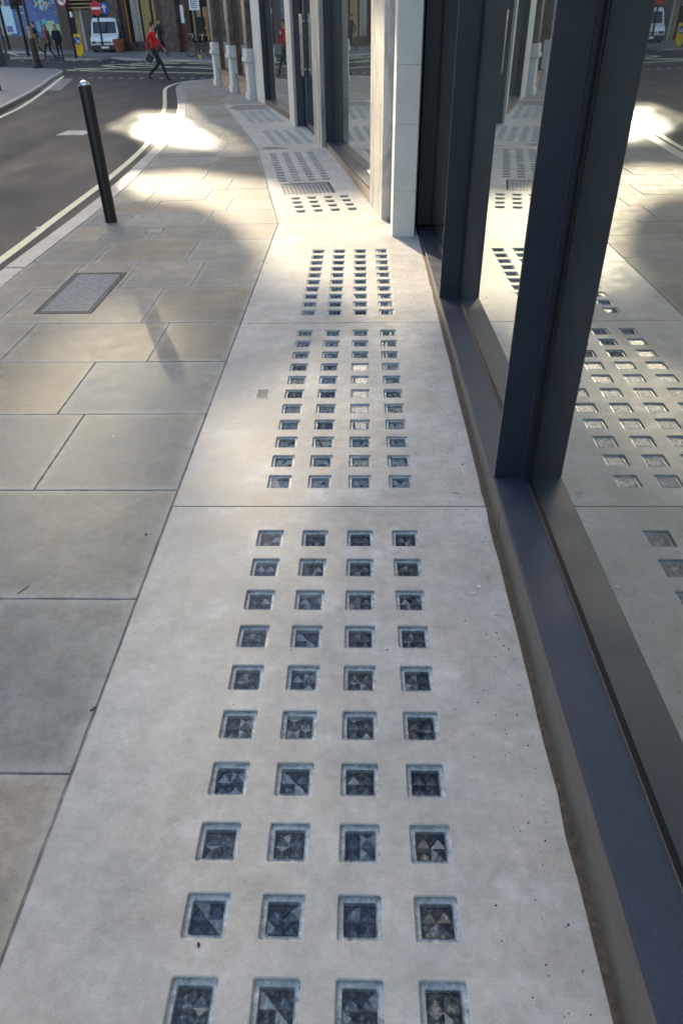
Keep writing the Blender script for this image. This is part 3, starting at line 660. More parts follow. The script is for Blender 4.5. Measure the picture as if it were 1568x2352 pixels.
# door bay
dp0, dp1 = Vector((-.80, 13.75)), Vector((-1.10, 15.20)); dd = (dp1-dp0).normalized(); dn = Vector((dd.y, -dd.x))
m = MB(); m.prism([dp0+dn*.03, dp0+dn*.30, dp1+dn*.30, dp1+dn*.03], -.02, .025, 'blue_granite'); m.build('threshold', B)
D = bpy.data.objects.new('door', None); COL.objects.link(D); D.parent = B
m = MB()
for u0, u1 in ((-.02, .10), (1.02, 1.10), (1.36, 1.46)): m.prism([dp0+dd*u0+dn*.03, dp0+dd*u0+dn*.09, dp0+dd*u1+dn*.09, dp0+dd*u1+dn*.03], .03, 4.2, 'frame_metal')
m.prism([dp0+dd*.10+dn*.04, dp0+dd*.10+dn*.08, dp0+dd*1.02+dn*.08, dp0+dd*1.02+dn*.04], .03, .10, 'frame_metal'); m.prism([dp0+dd*1.10+dn*.04, dp0+dd*1.10+dn*.08, dp0+dd*1.36+dn*.08, dp0+dd*1.36+dn*.04], .03, .10, 'frame_metal')
m.build('door_frame', D)
m = MB(); m.prism([dp0+dd*.09+dn*.055, dp0+dd*.09+dn*.065, dp0+dd*1.37+dn*.065, dp0+dd*1.37+dn*.055], .10, 4.2, 'shop_glass'); m.build('door_glass', D)
m = MB()
for u in (.96, 1.16): m.tube((*(dp0+dd*u+dn*(-.02)), .85), (*(dp0+dd*u+dn*(-.02)), 1.76), .014, .014, 'steel_bright')
for u in (.96, 1.16):
    for z in (.95, 1.66): m.tube((*(dp0+dd*u+dn*(-.02)), z), (*(dp0+dd*u+dn*.04), z), .008, .008, 'steel_bright')
m.build('handle', D, smooth=True)
m = MB(); m.prism([(-1.203, 15.2), (-1.09, 15.2), (-.80, 15.22), (-.80, 15.3), (-1.19, 15.22)], .0, 4.2, 'frame_metal'); m.build('door_jamb', B)
ashlar('stone_pier', [(-1.25, 15.17), (-1.205, 15.215), (-.6, 15.55), (-.75, 16.35), (-1.435, 16.2), (-1.38, 15.8)], [-.02, .7, 1.3, 1.96, 2.6, 3.4, 4.2], 'limestone', B)
p0, p1 = (-1.44, 16.21), (-2.262, 19.10)
a, b, d, n = bay('bay', p0, p1, (.11, .10), .14, 'frame_metal'); glazing(a-d*.02, b, n, .142, .05)
m = MB(); m.prism([b-d*.02+n*.01, b-d*.02+n*.1415, b-d*.002+n*.1415, b-d*.002+n*.01], .09, 4.2, 'frame_metal'); m.prism([b-d*.10+n*.12, b-d*.10+n*.1415, b-d*.021+n*.1415, b-d*.021+n*.12], .09, 4.2, 'frame_metal'); m.build('window_jamb', B)
ashlar('stone_pier', [(-2.335, 19.26), (-2.262, 19.12), (-1.7, 19.2), (-1.9, 20.2), (-2.56, 19.98)], [-.02, .8, 1.5, 2.0, 2.8, 3.5, 4.2], 'limestone', B)
m = MB()                                                           # storeys above, following the facade line
fl = [(.593, -4), (.593, 7.6), (.25, 8.0), (.11, 8.68), (-.56, 12.8), (-1.2, 15.2), (-2.3, 19.3), (-2.56, 19.98)]
bk = [(x+5.2, y+.4) for x, y in fl[::-1]]
m.prism(fl+bk, 4.2, 11.5, 'render_wall'); m.build('upper_wall', B)
m = MB(); m.prism([(1.3, 8.3), (.75, 12.9), (.2, 15.4), (-.8, 19.6), (2, 20), (4.5, 8.3)], -.02, 4.19, 'interior_wall'); m.build('rear_room', B)
m = MB(); m.box((.593, -5, -.05), (1.2, -1.2, 4.2), 'render_wall'); m.build('side_wall', B)
# ---------------------------------------------------------------- old corner shop
O = thing('old_corner_shop', 'old corner shop with polished pilasters on stone pedestals and brown window frames', 'building')
q0, q1 = Vector((-2.60, 20.0)), Vector((-4.30, 24.55)); d = (q1-q0).normalized(); n = Vector((d.y, -d.x)); LL = (q1-q0).length
def at(u, v): return q0+d*u+n*v
def bl(u0, u1, v0, v1): return [at(u0, v0), at(u0, v1), at(u1, v1), at(u1, v0)]
for u in (.05, 2.05, 4.35):
    r = bpy.data.objects.new('pilaster', None); COL.objects.link(r); r.parent = O
    m = MB(); m.prism(bl(u, u+.42, -.13, .25), -.02, .14, 'limestone'); m.prism(bl(u+.02, u+.40, -.10, .25), .14, .78, 'limestone'); m.prism(bl(u-.02, u+.44, -.15, .25), .78, .87, 'limestone'); m.prism(bl(u+.01, u+.41, -.12, .25), .87, 1.06, 'limestone'); m.build('pedestal', r, bevel=.012)
    m = MB(); m.prism(bl(u+.04, u+.38, -.08, .25), 1.06, 4.2, 'old_marble'); m.build('shaft', r, bevel=.02)
for u0, u1 in ((.47, 2.05), (2.47, 4.35)):
    w_ = bpy.data.objects.new('shop_window', None); COL.objects.link(w_); w_.parent = O
    m = MB(); m.prism(bl(u0, u1, .02, .2), -.02, .33, 'pink_stone'); m.build('stall_riser', w_)
    m = MB(); m.prism(bl(u0, u1, -.01, .2), .33, .42, 'brown_wood'); m.prism(bl(u0+.30, u0+.40, .03, .2), .42, 4.2, 'brown_wood'); m.prism(bl(u1-.10, u1, .06, .2), .42, 4.2, 'brown_wood'); m.build('frame', w_, bevel=.006)
    m = MB(); m.prism(bl(u0, u1, .12, .13), .42, 4.2, 'shop_glass'); m.build('pane', w_)
m = MB(); m.prism([at(0, .8), at(LL, .8), at(LL, 5), at(0, 5)], -.02, 4.2, 'interior_wall'); m.build('interior', O)
m = MB(); m.prism([at(0, 0), at(LL+.35, 0), at(LL+.35, .1), (8, 23.4), (8, 20), at(0, 5)], 4.2, 12, 'render_wall'); m.build('upper_wall', O)
m = MB(); m.prism([at(LL+.25, .02), at(LL+.25, .3), (8, 22.9), (8, 22.5)], 0, 4.2, 'brown_stone'); m.build('return_wall', O)
# ---------------------------------------------------------------- bollard
def bollard(base, h, r, label, rz=0):
    T = thing('bollard', label, 'bollard', base, 0, 'slim black bollards')
    m = MB(); m.lathe([(r*1.0, -.02), (r, .0), (r, h-.012), (r*.96, h-.004), (r*.85, h), (r*.1, h+.0)], 'black_paint', 32); m.build('post', T, smooth=True)
    m = MB(); m.lathe([(r*.84, h+.0005), (r*.8, h+.012), (r*.55, h+.03), (r*.2, h+.038), (.001, h+.039)], 'steel_bright', 24); m.build('cap', T, smooth=True)
bb = G(256, 509); bollard((bb.x, bb.y, 0), 1.275, .062, 'plain black bollard leaning left in view at the kerb with a bright steel cap')
lb = G(2, 206); bollard((lb.x-.05, lb.y, 0), 1.2, .07, 'black bollard on the opposite pavement at the left edge of the picture')
# ---------------------------------------------------------------- opposite pavement
m = MB(); LK = [(-7.3, 4), (-7.75, 12), (-8.58, 19.0), (-8.89, 20.66), (-9.29, 22.69), (-9.84, 25.15), (-10.7, 28.57), (-11.1, 30.6), (-11.35, 31.4), (-11.9, 32.3), (-12.8, 33.1), (-15, 34.2), (-40, 47)]
m.prism([(-40, 4)]+[(-40, 47)]+[(x-.16, y) for x, y in LK[::-1]], RZ-.01, 0, 'far_pavement'); struct(m.build('opposite_pavement'))
m = MB(); 
for (x0, y0), (x1, y1) in zip(LK, LK[1:]): m.prism([(x0, y0), (x0-.155, y0), (x1-.155, y1), (x1, y1)], RZ-.01, .001, 'kerb_granite')
struct(m.build('opposite_kerb'))
for q in ((112, 183), (60, 186), (40, 205)):
    pass
# ---------------------------------------------------------------- far side of the junction
A0 = Vector((-24.0, 53.25)); B0 = Vector((-4.0, 40.35)); FD = (B0-A0).normalized(); FN = Vector((FD.y, -FD.x))   # FN points to the street
if FN.y > 0: FN = -FN
def wall(px, py, off=0.0):
    """u along far facade, height z, seen at a bearing; off = distance in front of it"""
    d_ = ray(px, py); dn_ = d_.x*FN.x+d_.y*FN.y; t_ = ((A0+FN*off).dot(FN))/dn_
    P_ = Vector((0, 0, CH))+d_*t_; return (Vector((P_.x, P_.y))-A0).dot(FD), P_.z
def FP(u, off): return A0+FD*u+FN*off
def fbox(m, u0, u1, o0, o1, z0, z1, mat): m.prism([FP(u0, o0), FP(u0, o1), FP(u1, o1), FP(u1, o0)], z0, z1, mat)
def ub(px, py=116): return wall(px, py)[0]
m = MB(); fk = [G(310, 133), G(400, 134.5), G(500, 137)]
m.prism([(-40, 60), FP(-16, 3.0), FP(2, 2.3), FP(8.5, 2.2), (fk[0].x, fk[0].y), (fk[1].x, fk[1].y), (fk[2].x, fk[2].y), (6, 30), (20, 30), (20, 60)], RZ-.01, 0, 'far_pavement'); struct(m.build('far_pavement'))
m = MB(); kk = [FP(-16, 3.0), FP(2, 2.3), FP(8.5, 2.2), fk[0].xy, fk[1].xy, fk[2].xy, Vector((6, 30))]
for a, b in zip(kk, kk[1:]):
    d_ = (b-a).normalized(); n_ = Vector((d_.y, -d_.x)); m.prism([a, a+n_*.15, b+n_*.15, b], RZ-.01, .002, 'kerb_granite')
struct(m.build('far_kerb'))
FB = thing('brown_shop_building', 'brown stone building across the junction with shop windows between dark piers', 'building')
u_h = ub(150, 112)
uE = 30
m = MB(); fbox(m, u_h+.05, uE, -.5, -.4, -.05, 3.8, 'dark_void'); m.build('back_wall', FB)
def pier(px0, px1, off=.15, mat='brown_stone', nm='pier', base=True):
    u0, u1 = ub(px0), ub(px1); m = MB(); fbox(m, u0, u1, -.45, off, -.02, 3.4, mat)
    if base: fbox(m, u0-.05, u1+.05, -.4, off+.06, -.02, .28, mat)
    m.build(nm, FB, bevel=.02)
pier(153, 176, .12, 'brick_wall'); pier(268, 293, .25); pier(295, 303, .1, 'brick_dark', base=False); pier(372, 386, .1, 'brick_dark', base=False); pier(388, 419, .2); pier(434, 441, .08, 'brick_dark', base=False); pier(492, 520, .25)
m = MB(); fbox(m, ub(176), ub(196), -.35, -.3, 0, 2.0, 'pale_grey'); fbox(m, ub(181), ub(187), -.29, -.26, 0, 2.0, 'gold'); m.build('lit_panel', FB)
m = MB(); fbox(m, ub(196), ub(222), -.25, -.2, 0, 1.9, 'plastic_dark'); m.build('roller_door', FB)
m = MB()
for z in (1.95, 2.12, 2.3, 2.5, 2.7): fbox(m, ub(176), ub(262), -.2, -.05, z, z+.06, 'bronze')
m.build('overhead_pipe', FB)
m = MB(); u0 = ub(180); fbox(m, u0, u0+.12, .0, .1, 1.55, 1.8, 'sign_white'); m.build('wall_lamp', FB)
def fwin(px0, px1, z0, name, fr='orange'):
    r = bpy.data.objects.new('shop_window', None); COL.objects.link(r); r.parent = FB; u0, u1 = ub(px0), ub(px1)
    m = MB(); fbox(m, u0, u1, -.35, .12, -.01, z0-.08, 'brown_stone'); fbox(m, u0, u1, -.3, .16, z0-.08, z0, 'brown_stone'); m.build('window_ledge', r)
    m = MB(); fbox(m, u0, u0+.06, -.05, .02, z0, 3.4, fr); fbox(m, u1-.06, u1, -.05, .02, z0, 3.4, fr); m.build('frame', r)
    return r, u0, u1
r, u0, u1 = fwin(303, 372, .38, 'w')
m = MB(); 
for k in range(26):
    uu = lerp(u0+.1, u1-.1, (k+.5)/26); wd = .05; mt = 'pale_grey' if k < 9 else ('dark_void' if k in (10, 19, 20) else 'gold')
    if k in (3, 6): mt = 'gold'
    if k in (0, 1): mt = 'dark_void'
    fbox(m, uu-wd, uu+wd, -.22-.05*(k % 2), -.15-.05*(k % 2), .42, 3.3, mt)
fbox(m, lerp(u0, u1, .5), lerp(u0, u1, .8), -.13, -.08, 2.35, 3.0, 'dark_void'); m.build('display_drapes', r)
r, u0, u1 = fwin(441, 492, .42, 'w2', 'bronze')
m = MB()
for k in range(9):
    uu = lerp(u0+.1, u1-.1, (k+.5)/9); mt = ['cream', 'dark_void', 'gold', 'cream', 'dark_void', 'gold', 'orange', 'dark_void', 'pale_grey'][k]; fbox(m, uu-.07, uu+.05, -.25, -.2, .5+.1*(k % 3), 1.9, mt)
fbox(m, u0, u1, -.2, -.1, 2.0, 2.06, 'dark_void'); fbox(m, u0+.4, u0+.9, -.18, -.1, .8, 1.5, 'dark_void'); fbox(m, u0+.3, u1-.4, -.19, -.12, 1.0, 1.04, 'cream'); fbox(m, u0+.2, u1-.5, -.19, -.12, 2.5, 2.6, 'cream'); m.build('display_shelf', r)
m = MB(); fbox(m, ub(419), ub(434), -.15, -.1, 0, 1.15, 'maroon'); fbox(m, ub(419), ub(434), -.15, -.1, 1.15, 3.4, 'brown_stone'); m.build('red_panel', FB)
m = MB(); fbox(m, ub(419)+.12, ub(419)+.38, -.1, -.05, 1.25, 2.0, 'sign_white'); m.build('menu_case', FB)
# blue poster hoarding
HB = thing('poster_hoarding', 'blue poster hoarding with coloured pictures and pale notices behind the pedestrians', 'hoarding')
m = MB(); fbox(m, -15, u_h, -.3, 0, 0, .62, 'plastic_dark'); m.build('plinth', HB)
m = MB(); fbox(m, -15, u_h, -.3, -.02, .62, 3.4, 'hoarding_blue'); m.build('panel', HB)
m = MB(); rnd = random.Random(3)
uh0 = wall(62, 5)[0]; uh1 = wall(135, 5)[0]
cols = ['pale_blue', 'cream', 'gold', 'pale_green', 'pale_grey', 'terracotta', 'cyan', 'shirt_blue']
for k in range(150):
    s_ = rnd.random(); zt = rnd.uniform(1.95, 3.3); hw = (uh1-uh0)/2*min(1, (zt-1.9)/.55); cu = (uh0+uh1)/2+rnd.uniform(-hw, hw); sz_ = rnd.uniform(.05, .1)
    o_ = .002*(k+1)*.5; fbox(m, cu-sz_, cu+sz_, -.02, .0+o_*.2, zt-sz_, zt+sz_*.7, rnd.choice(cols))
m.build('picture_collage', HB)
for px, py, wx, hz_, mt in ((118, 68, .9, .9, 'pale_green'), (132, 66, .5, .5, 'pale_green'), (20, 45, 1.1, 1.35, 'pale_blue'), (8, 40, .9, 2.0, 'cream'), (24, 66, .6, .3, 'hoarding_blue'), (90, 60, .35, .5, 'cyan'), (102, 50, .5, .3, 'cyan'), (144, 82, .3, .4, 'cyan')):
    uu, zz_ = wall(px, py); m = MB(); fbox(m, uu-wx/2, uu+wx/2, -.02, .02+.003*random.random(), max(.66, zz_-hz_/2), zz_+hz_/2, mt); m.build('notice', HB)
m = MB()
for k in range(90):
    uu = rnd.uniform(wall(0, 90)[0]-1, u_h-.2); zt = rnd.choice((.75, .9, 1.05, 1.2, 1.6, 1.75, 2.05, 2.2, 2.4)); wl = rnd.uniform(.08, .3); fbox(m, uu, uu+wl, -.02, .012, zt, zt+rnd.uniform(.03, .06), rnd.choice(('cyan', 'pale_blue', 'pale_green', 'gold', 'shirt_blue')))
m.build('poster_text', HB)
# unseen wall added over the far facade, stepped openings shaped to throw sun patches
MED = [[(-.55, 5.6), (.62, 5.0), (1.1, 5.5), (1.1, 8.6), (.2, 8.9), (-.5, 7.8)], [(.8, 5.0), (1.15, 4.4), (1.5, 3.4), (1.9, 2.6), (2.6, 2.5), (2.4, 4.0), (1.6, 5.2)], [(.12, 9.3), (.55, 9.0), (2.9, 4.2), (2.3, 2.8), (1.0, 4.4), (.62, 5.4), (.2, 7.2), (.05, 8.0)]]
HOT = [[(-4.95, 18.3), (-4.75, 16.6), (-4.4, 15.0), (-3.7, 14.2), (-3.3, 13.2), (-2.95, 12.9), (-2.35, 12.85), (-2.6, 13.8), (-3.4, 15.6), (-4.3, 18.5)]]
WARM = [[(-3.3, 10.7), (-3.1, 9.4), (-2.1, 8.7), (-1.4, 7.6), (-.95, 6.2), (-.85, 5.6), (.02, 5.35), (-.12, 4.6), (-.62, 3.7), (-.85, 3.2), (-.75, 2.4), (-.2, 2.7), (.36, 4.3), (.38, 5.3), (1.1, 6.0), (1.1, 8.6), (.2, 9.4), (-.2, 9.3), (-.9, 9.8), (-1.6, 10.6), (-2.4, 10.9)]]
FAINT = [[(-5.6, 19.4), (-5.4, 16.2), (-4.1, 14.2), (-3.4, 12.4), (-1.6, 12.1), (-1.9, 13.6), (-3.0, 16.2), (-4.0, 19.6)], [(-2.3, 5.3), (-1.25, 5.4), (-.95, 3.9), (-1.0, 2.0), (-1.6, 2.0), (-2.2, 3.0)], [(-.25, 2.85), (-.75, 3.1), (-.9, 1.2), (0, .6)]]
def inside(p, poly):
    x, y = p; c_ = False; j = len(poly)-1
    for i in range(len(poly)):
        xi, yi = poly[i]; xj, yj = poly[j]
        if (yi > y) != (yj > y) and x < (xj-xi)*(y-yi)/(yj-yi)+xi: c_ = not c_
        j = i
    return c_
def cls(u, z):
    P_ = FP(u, -.1); s_ = z/math.tan(SUN_EL); g = (P_.x+TX*s_, P_.y+TY*s_)
    if any(inside(g, q_) for q_ in HOT): return 2
    if any(inside(g, q_) for q_ in MED): return 4
    if any(inside(g, q_) for q_ in WARM): return 1
    if any(inside(g, q_) for q_ in FAINT): return 3
    return 0
mw, mt_, mg, ml_ = MB(), MB(), MB(), MB(); z = 3.4; DU = .2; DZ = .15
while z < 19:
    run = [-22, cls(-22+DU/2, z+DZ/2)]
    for i in range(1, 281):
        u = -22+i*DU; c_ = cls(u+DU/2, z+DZ/2) if i < 280 else -1
        if c_ != run[1]:
            if run[1] == 0: fbox(mw, run[0], u, -.3, .05, z, z+DZ, 'brick_dark')
            elif run[1] == 1: fbox(mt_, run[0], u, -.15, -.14, z, z+DZ, 'warm_dimmer')
            elif run[1] == 3: fbox(mg, run[0], u, -.15, -.14, z, z+DZ, 'faint_dimmer')
            elif run[1] == 4: fbox(ml_, run[0], u, -.15, -.14, z, z+DZ, 'medium_dimmer')
            run = [u, c_]
    z += DZ
mw.build('upper_wall', FB, recalc=False); mt_.build('warm_sun_pane', FB, recalc=False); mg.build('faint_sun_pane', FB, recalc=False); ml_.build('medium_sun_pane', FB, recalc=False)  # added blocker out of view, with the panes that grade its sun patches
# buildings out of view that close the street
LBD = thing('left_street_building', 'plain building across the street outside the picture on the left', 'building')
m = MB(); m.box((-30, -20, 0), (-13.5, 24, 9), 'render_wall'); m.build('wall', LBD)
m = MB()
for k in range(9):
    for z in (1.0, 4.6): m.box((-13.5, -17+k*4.6, z), (-13.42, -14.6+k*4.6, z+2.4), 'glass_dark')
m.build('window', LBD)

# ---------------------------------------------------------------- street furniture across the road
def post_thing(name, label, cat, p, parts, group=None, rz=0):
    T = thing(name, label, cat, (p[0], p[1], p[2] if len(p) > 2 else 0), rz, group)
    for nm, mb, sm in parts: mb.build(nm, T, smooth=sm)
    return T
lp = G(88, 155)
m1 = MB(); m1.lathe([(.19, 0), (.20, .06), (.16, .14), (.145, .16), (.115, .95), (.10, .97), (.085, 1.0)], 'black_paint', 8)
m2 = MB(); m2.lathe([(.085, .98), (.115, 1.0), (.10, 1.05), (.08, 1.08), (.075, 1.28), (.11, 1.3), (.10, 1.36), (.075, 1.38)], 'bronze', 20)
m3 = MB(); m3.lathe([(.072, 1.08), (.072, 1.28)], 'black_paint', 20); m3.lathe([(.075, 1.36), (.055, 1.5), (.045, 5)], 'black_paint', 20)
post_thing('lamp_post', 'black lamp post with a tapered octagonal base and two bronze rings, nearest the island', 'lamp post', lp, [('base', m1, False), ('collar_ring', m2, True), ('shaft', m3, True)])
gp = G(4, 152); m1 = MB(); m1.lathe([(.24, 0), (.24, .05), (.19, .9), (.16, 1.1), (.12, 1.2)], 'plastic_dark', 4); m2 = MB(); m2.tube((0, 0, 1.1), (0, 0, 4), .07, .06, 'plastic_dark')
post_thing('signal_post', 'grey square-based signal post cut by the left edge of the picture', 'post', gp, [('base', m1, False), ('shaft', m2, True)])
# traffic light columns
def traffic(p, label, heads, r=.055):
    T = thing('traffic_light', label, 'traffic light', (p[0], p[1], 0), 0, 'traffic lights at the junction')
    m = MB(); m.tube((0, 0, 0), (0, 0, 4), r, r, 'black_paint', 12); m.build('pole', T, smooth=True)
    for dx, z0, z1 in heads:
        m = MB(); m.box((dx-.16, -.18, z0), (dx+.16, .1, z1), 'plastic_dark'); h = m.build('signal_head', T, bevel=.02)
        m = MB()
        for k in range(3): m.tube((dx, -.19, z1-.2-.27*k), (dx, -.26, z1-.2-.27*k), .1, .11, 'dark_void', 12)
        m.build('lens_hood', h)
traffic(G(66, 130), 'black traffic light with a wide signal head behind the lamp post', [(-.12, 1.95, 2.9), (.25, 2.1, 3.0)], .08)
traffic(G(22, 114), 'thin traffic light pole near the pale notices at far left', [(0, 2.2, 3.1)], .09)
nl = G(175, 133)
T = thing('sign_post', 'black post on the traffic island with a round no left turn sign', 'sign post', nl)
m = MB(); m.tube((0, 0, 0), (0, 0, 4), .075, .06, 'black_paint', 12); m.build('pole', T, smooth=True)
def disc(T, name, c, r, ring_, face, bars=(), fd=(0, -1, 0)):
    fd = Vector(fd).normalized(); c = Vector(c); m = MB(); m.tube(c, c+fd*.02, r, r, ring_, 28); sg = m.build(name, T)
    if face: m = MB(); m.tube(c+fd*.02, c+fd*.024, r*.78, r*.78, face, 28); m.build('sign_face', sg)
    sx = fd.cross(Vector((0, 0, 1))).normalized()*-1; m = MB(); any_ = False
    for (x0, z0), (x1, z1), wd, mt in bars:
        a = c+fd*.027+sx*x0*r+Vector((0, 0, z0*r)); b = c+fd*.027+sx*x1*r+Vector((0, 0, z1*r)); dv = (b-a).normalized(); s2 = dv.cross(fd)*wd*r/2
        for q_ in (0,): 
            P_ = [a-s2, a+s2, b+s2, b-s2]; m.face(P_, mt); any_ = True
    if any_: m.build('sign_symbol', sg)
disc(T, 'round_sign', (-.12, -.09, 2.24), .22, 'sign_red', 'sign_white', [((.35, -.5), (.35, .1), .16, 'dark_void'), ((.35, .1), (-.3, .1), .16, 'dark_void'), ((-.3, .1), (-.1, .3), .14, 'dark_void'), ((-.3, .1), (-.1, -.1), .14, 'dark_void'), ((-.6, .6), (.6, -.6), .15, 'sign_red')])
ne = G(239, 119.5)
T = thing('no_entry_sign', 'round red no entry sign on a leaning-looking black post in front of the white van', 'road sign', ne)
_, z_ = 0, 0
def ztop(p, px, py):
    d_ = ray(px, py); nn = Vector((p.x, p.y)); s_ = nn.dot(nn)/(d_.x*nn.x+d_.y*nn.y); return CH+d_.z*s_
m = MB(); m.tube((0, 0, 0), (0, 0, 4), .05, .045, 'black_paint', 12); m.tube((0, 0, 0), (0, 0, .5), .09, .07, 'black_paint', 12); m.build('pole', T, smooth=True)
disc(T, 'round_sign', (0, -.06, ztop(ne, 218, 18)), .31, 'sign_red', None, [((-.72, 0), (.72, 0), .3, 'sign_white')])
ne2 = G(14, 121)
T = thing('no_entry_sign', 'round red no entry sign cut by the left edge of the picture', 'road sign', ne2)
m = MB(); m.tube((0, 0, 0), (0, 0, 4), .05, .045, 'black_paint', 12); m.build('pole', T, smooth=True)
disc(T, 'round_sign', (-.18, -.06, ztop(ne2, 2, 18)), .4, 'sign_red', None, [((-.72, 0), (.72, 0), .28, 'sign_white')])
ua, za = wall(245, 37, .35); pa = wall(239, 18, .4); P_ = FP(pa[0], .4)
T = thing('ahead_only_sign', 'small blue round sign with a white arrow on the pier left of the shop window', 'road sign', (P_.x, P_.y, 0))
m = MB(); m.tube((0, .06, 0), (0, .06, 3.4), .03, .03, 'black_paint', 10); m.build('pole', T, smooth=True)
disc(T, 'round_sign', (0, 0, wall(241, 18, .4)[1]), .27, 'sign_blue', None, [((0, -.6), (0, .3), .2, 'sign_white'), ((0, .6), (-.4, .1), .2, 'sign_white'), ((0, .6), (.4, .1), .2, 'sign_white')])
# keep-left bollards and islands
def keepleft(p, ang, label, wd=.16, h=.86):
    T = thing('keep_left_bollard', label, 'traffic bollard', (p[0], p[1], 0), ang, 'keep left bollards on the islands')
    prof = [(-wd*.1, .02), (wd*.1, .02), (wd, .24), (wd*1.0, h), (-wd*1.0, h), (-wd, .24)]
    m = MB(); k = len(m.v); a = [(x, -.06, z) for x, z in prof]; b = [(x, .10, z) for x, z in prof]
    m.face(a, 'sign_yellow'); m.face(b[::-1], 'plastic_dark')
    for i in range(6): j = (i+1) % 6; m.face([a[i], b[i], b[j], a[j]], 'plastic_dark')
    m.build('shell', T)
    disc(T, 'round_sign', (0, -.062, h*.72), wd*.78, 'sign_blue', None, [((-.45, .45), (.3, -.3), .25, 'sign_white'), ((.45, -.5), (.45, .2), .22, 'sign_white'), ((.45, -.5), (-.2, -.5), .22, 'sign_white')])
k1 = G(186, 131); keepleft(k1, .15, 'yellow keep left bollard with a blue arrow disc facing the street, on the island', .20, .95)
k2 = G(84, 130); keepleft(k2, 1.25, 'dark back of a keep left bollard with an orange edge, left of the lamp post', .20, .95)
def island(pts, label):
    m = MB(); m.prism([p[:2] for p in pts], RZ, .03, 'kerb_granite'); m.prism([Vector(p[:2])*.999+Vector((0, 0)) for p in pts], .0302, .034, 'far_pavement'); o = m.build('traffic_island', bevel=.02); tag(o, label, 'traffic island', 'traffic islands')
def isl(px0, px1, py, dep, label):
    a, b = G(px0, py, RZ), G(px1, py, RZ); d_ = (b-a).normalized(); n_ = Vector((-d_.y, d_.x, 0)); pts = []
    for k in range(9): an = math.pi/2+math.pi*k/8; pts.append(a+n_*dep/2+d_*math.cos(an)*.3+n_*math.sin(an)*dep/2)
    for k in range(9): an = -math.pi/2+math.pi*k/8; pts.append(b+n_*dep/2+d_*math.cos(an)*.3+n_*math.sin(an)*dep/2)
    island(pts, label)
isl(152, 216, 138, 2.2, 'dark kerbed traffic island carrying the yellow keep left bollard')
isl(27, 98, 135, 2.4, 'traffic island left of the lamp post carrying the side-on bollard')
# white street sign on a pole with the bicycle
sp_ = G(460, 134)
T = thing('street_sign', 'small white rectangular sign high on a thin pole with a yellow foot beside the bicycle', 'sign', sp_)
m = MB(); m.tube((0, 0, 0), (0, 0, 3), .035, .03, 'black_paint', 10); m.build('pole', T, smooth=True)
m = MB(); m.tube((0, 0, 0), (0, 0, .16), .05, .05, 'sign_yellow', 10); m.build('foot', T, smooth=True)
zt = ztop(sp_, 449, 9); m = MB(); m.box((-.22, -.06, zt-.2), (.22, -.045, zt+.2), 'sign_white'); m.build('sign_plate', T)
m = MB()
for k in range(4): m.box((-.16, -.064, zt+.1-.075*k), (.16-.05*(k % 2), -.061, zt+.13-.075*k), 'plastic_dark')
m.build('sign_text', T)
# bicycle
def bicycle(p, ang, s):
    T = thing('bicycle', 'dark bicycle with drop handlebars locked by the thin sign pole', 'bicycle', p, ang); T.scale = (s, s, s)
    for x in (-.5, .5):
        r = bpy.data.objects.new('wheel', None); COL.objects.link(r); r.parent = T
        m = MB(); m.ring((x, 0, .34), (0, 1, 0), .325, .018, 'rubber'); m.build('tyre', r, smooth=True)
        m = MB(); m.ring((x, 0, .34), (0, 1, 0), .30, .012, 'bronze'); m.build('rim', r, smooth=True)
        m = MB()
        for k in range(12): an = math.pi*2*k/12; m.tube((x, 0, .34), (x+math.cos(an)*.3, 0, .34+math.sin(an)*.3), .003, .003, 'steel_bright', 4)
        m.build('spokes', r)
    m = MB()
    bbk, seat, head, h2 = (-.05, 0, .30), (-.2, 0, .82), (.33, 0, .78), (.36, 0, .68)
    for a, b in ((bbk, seat), (bbk, h2), (seat, head), (bbk, (-.5, 0, .34)), (seat, (-.5, 0, .34)), (h2, (.5, 0, .34)), (head, h2)): m.tube(a, b, .02, .02, 'plastic_dark', 8)
    m.build('frame', T, smooth=True)
    m = MB(); m.tube((-.21, 0, .82), (-.24, 0, .95), .014, .014, 'steel_bright', 8); m.prism([(-.38, -.06), (-.36, .06), (-.1, .02), (-.1, -.02)], .95, 1.0, 'plastic_dark'); m.build('saddle', T)
    m = MB(); m.tube((.33, 0, .78), (.31, 0, .95), .014, .014, 'steel_bright', 8); m.tube((.33, -.2, .96), (.33, .2, .96), .014, .014, 'steel_bright', 8)
    for y in (-.2, .2): m.tube((.33, y, .96), (.45, y, .93), .014, .014, 'steel_bright', 8); m.tube((.45, y, .93), (.38, y, .83), .014, .014, 'plastic_dark', 8)
    m.build('handlebar', T, smooth=True)
    m = MB(); m.tube(bbk, (-.05, -.09, .3), .05, .05, 'steel_bright', 12); m.tube((-.05, -.08, .3), (.05, -.08, .16), .012, .012, 'steel_bright', 6); m.build('crank', T)
bp = G(462, 130); bicycle((bp.x, bp.y, 0), math.radians(-12)+math.pi, .95)
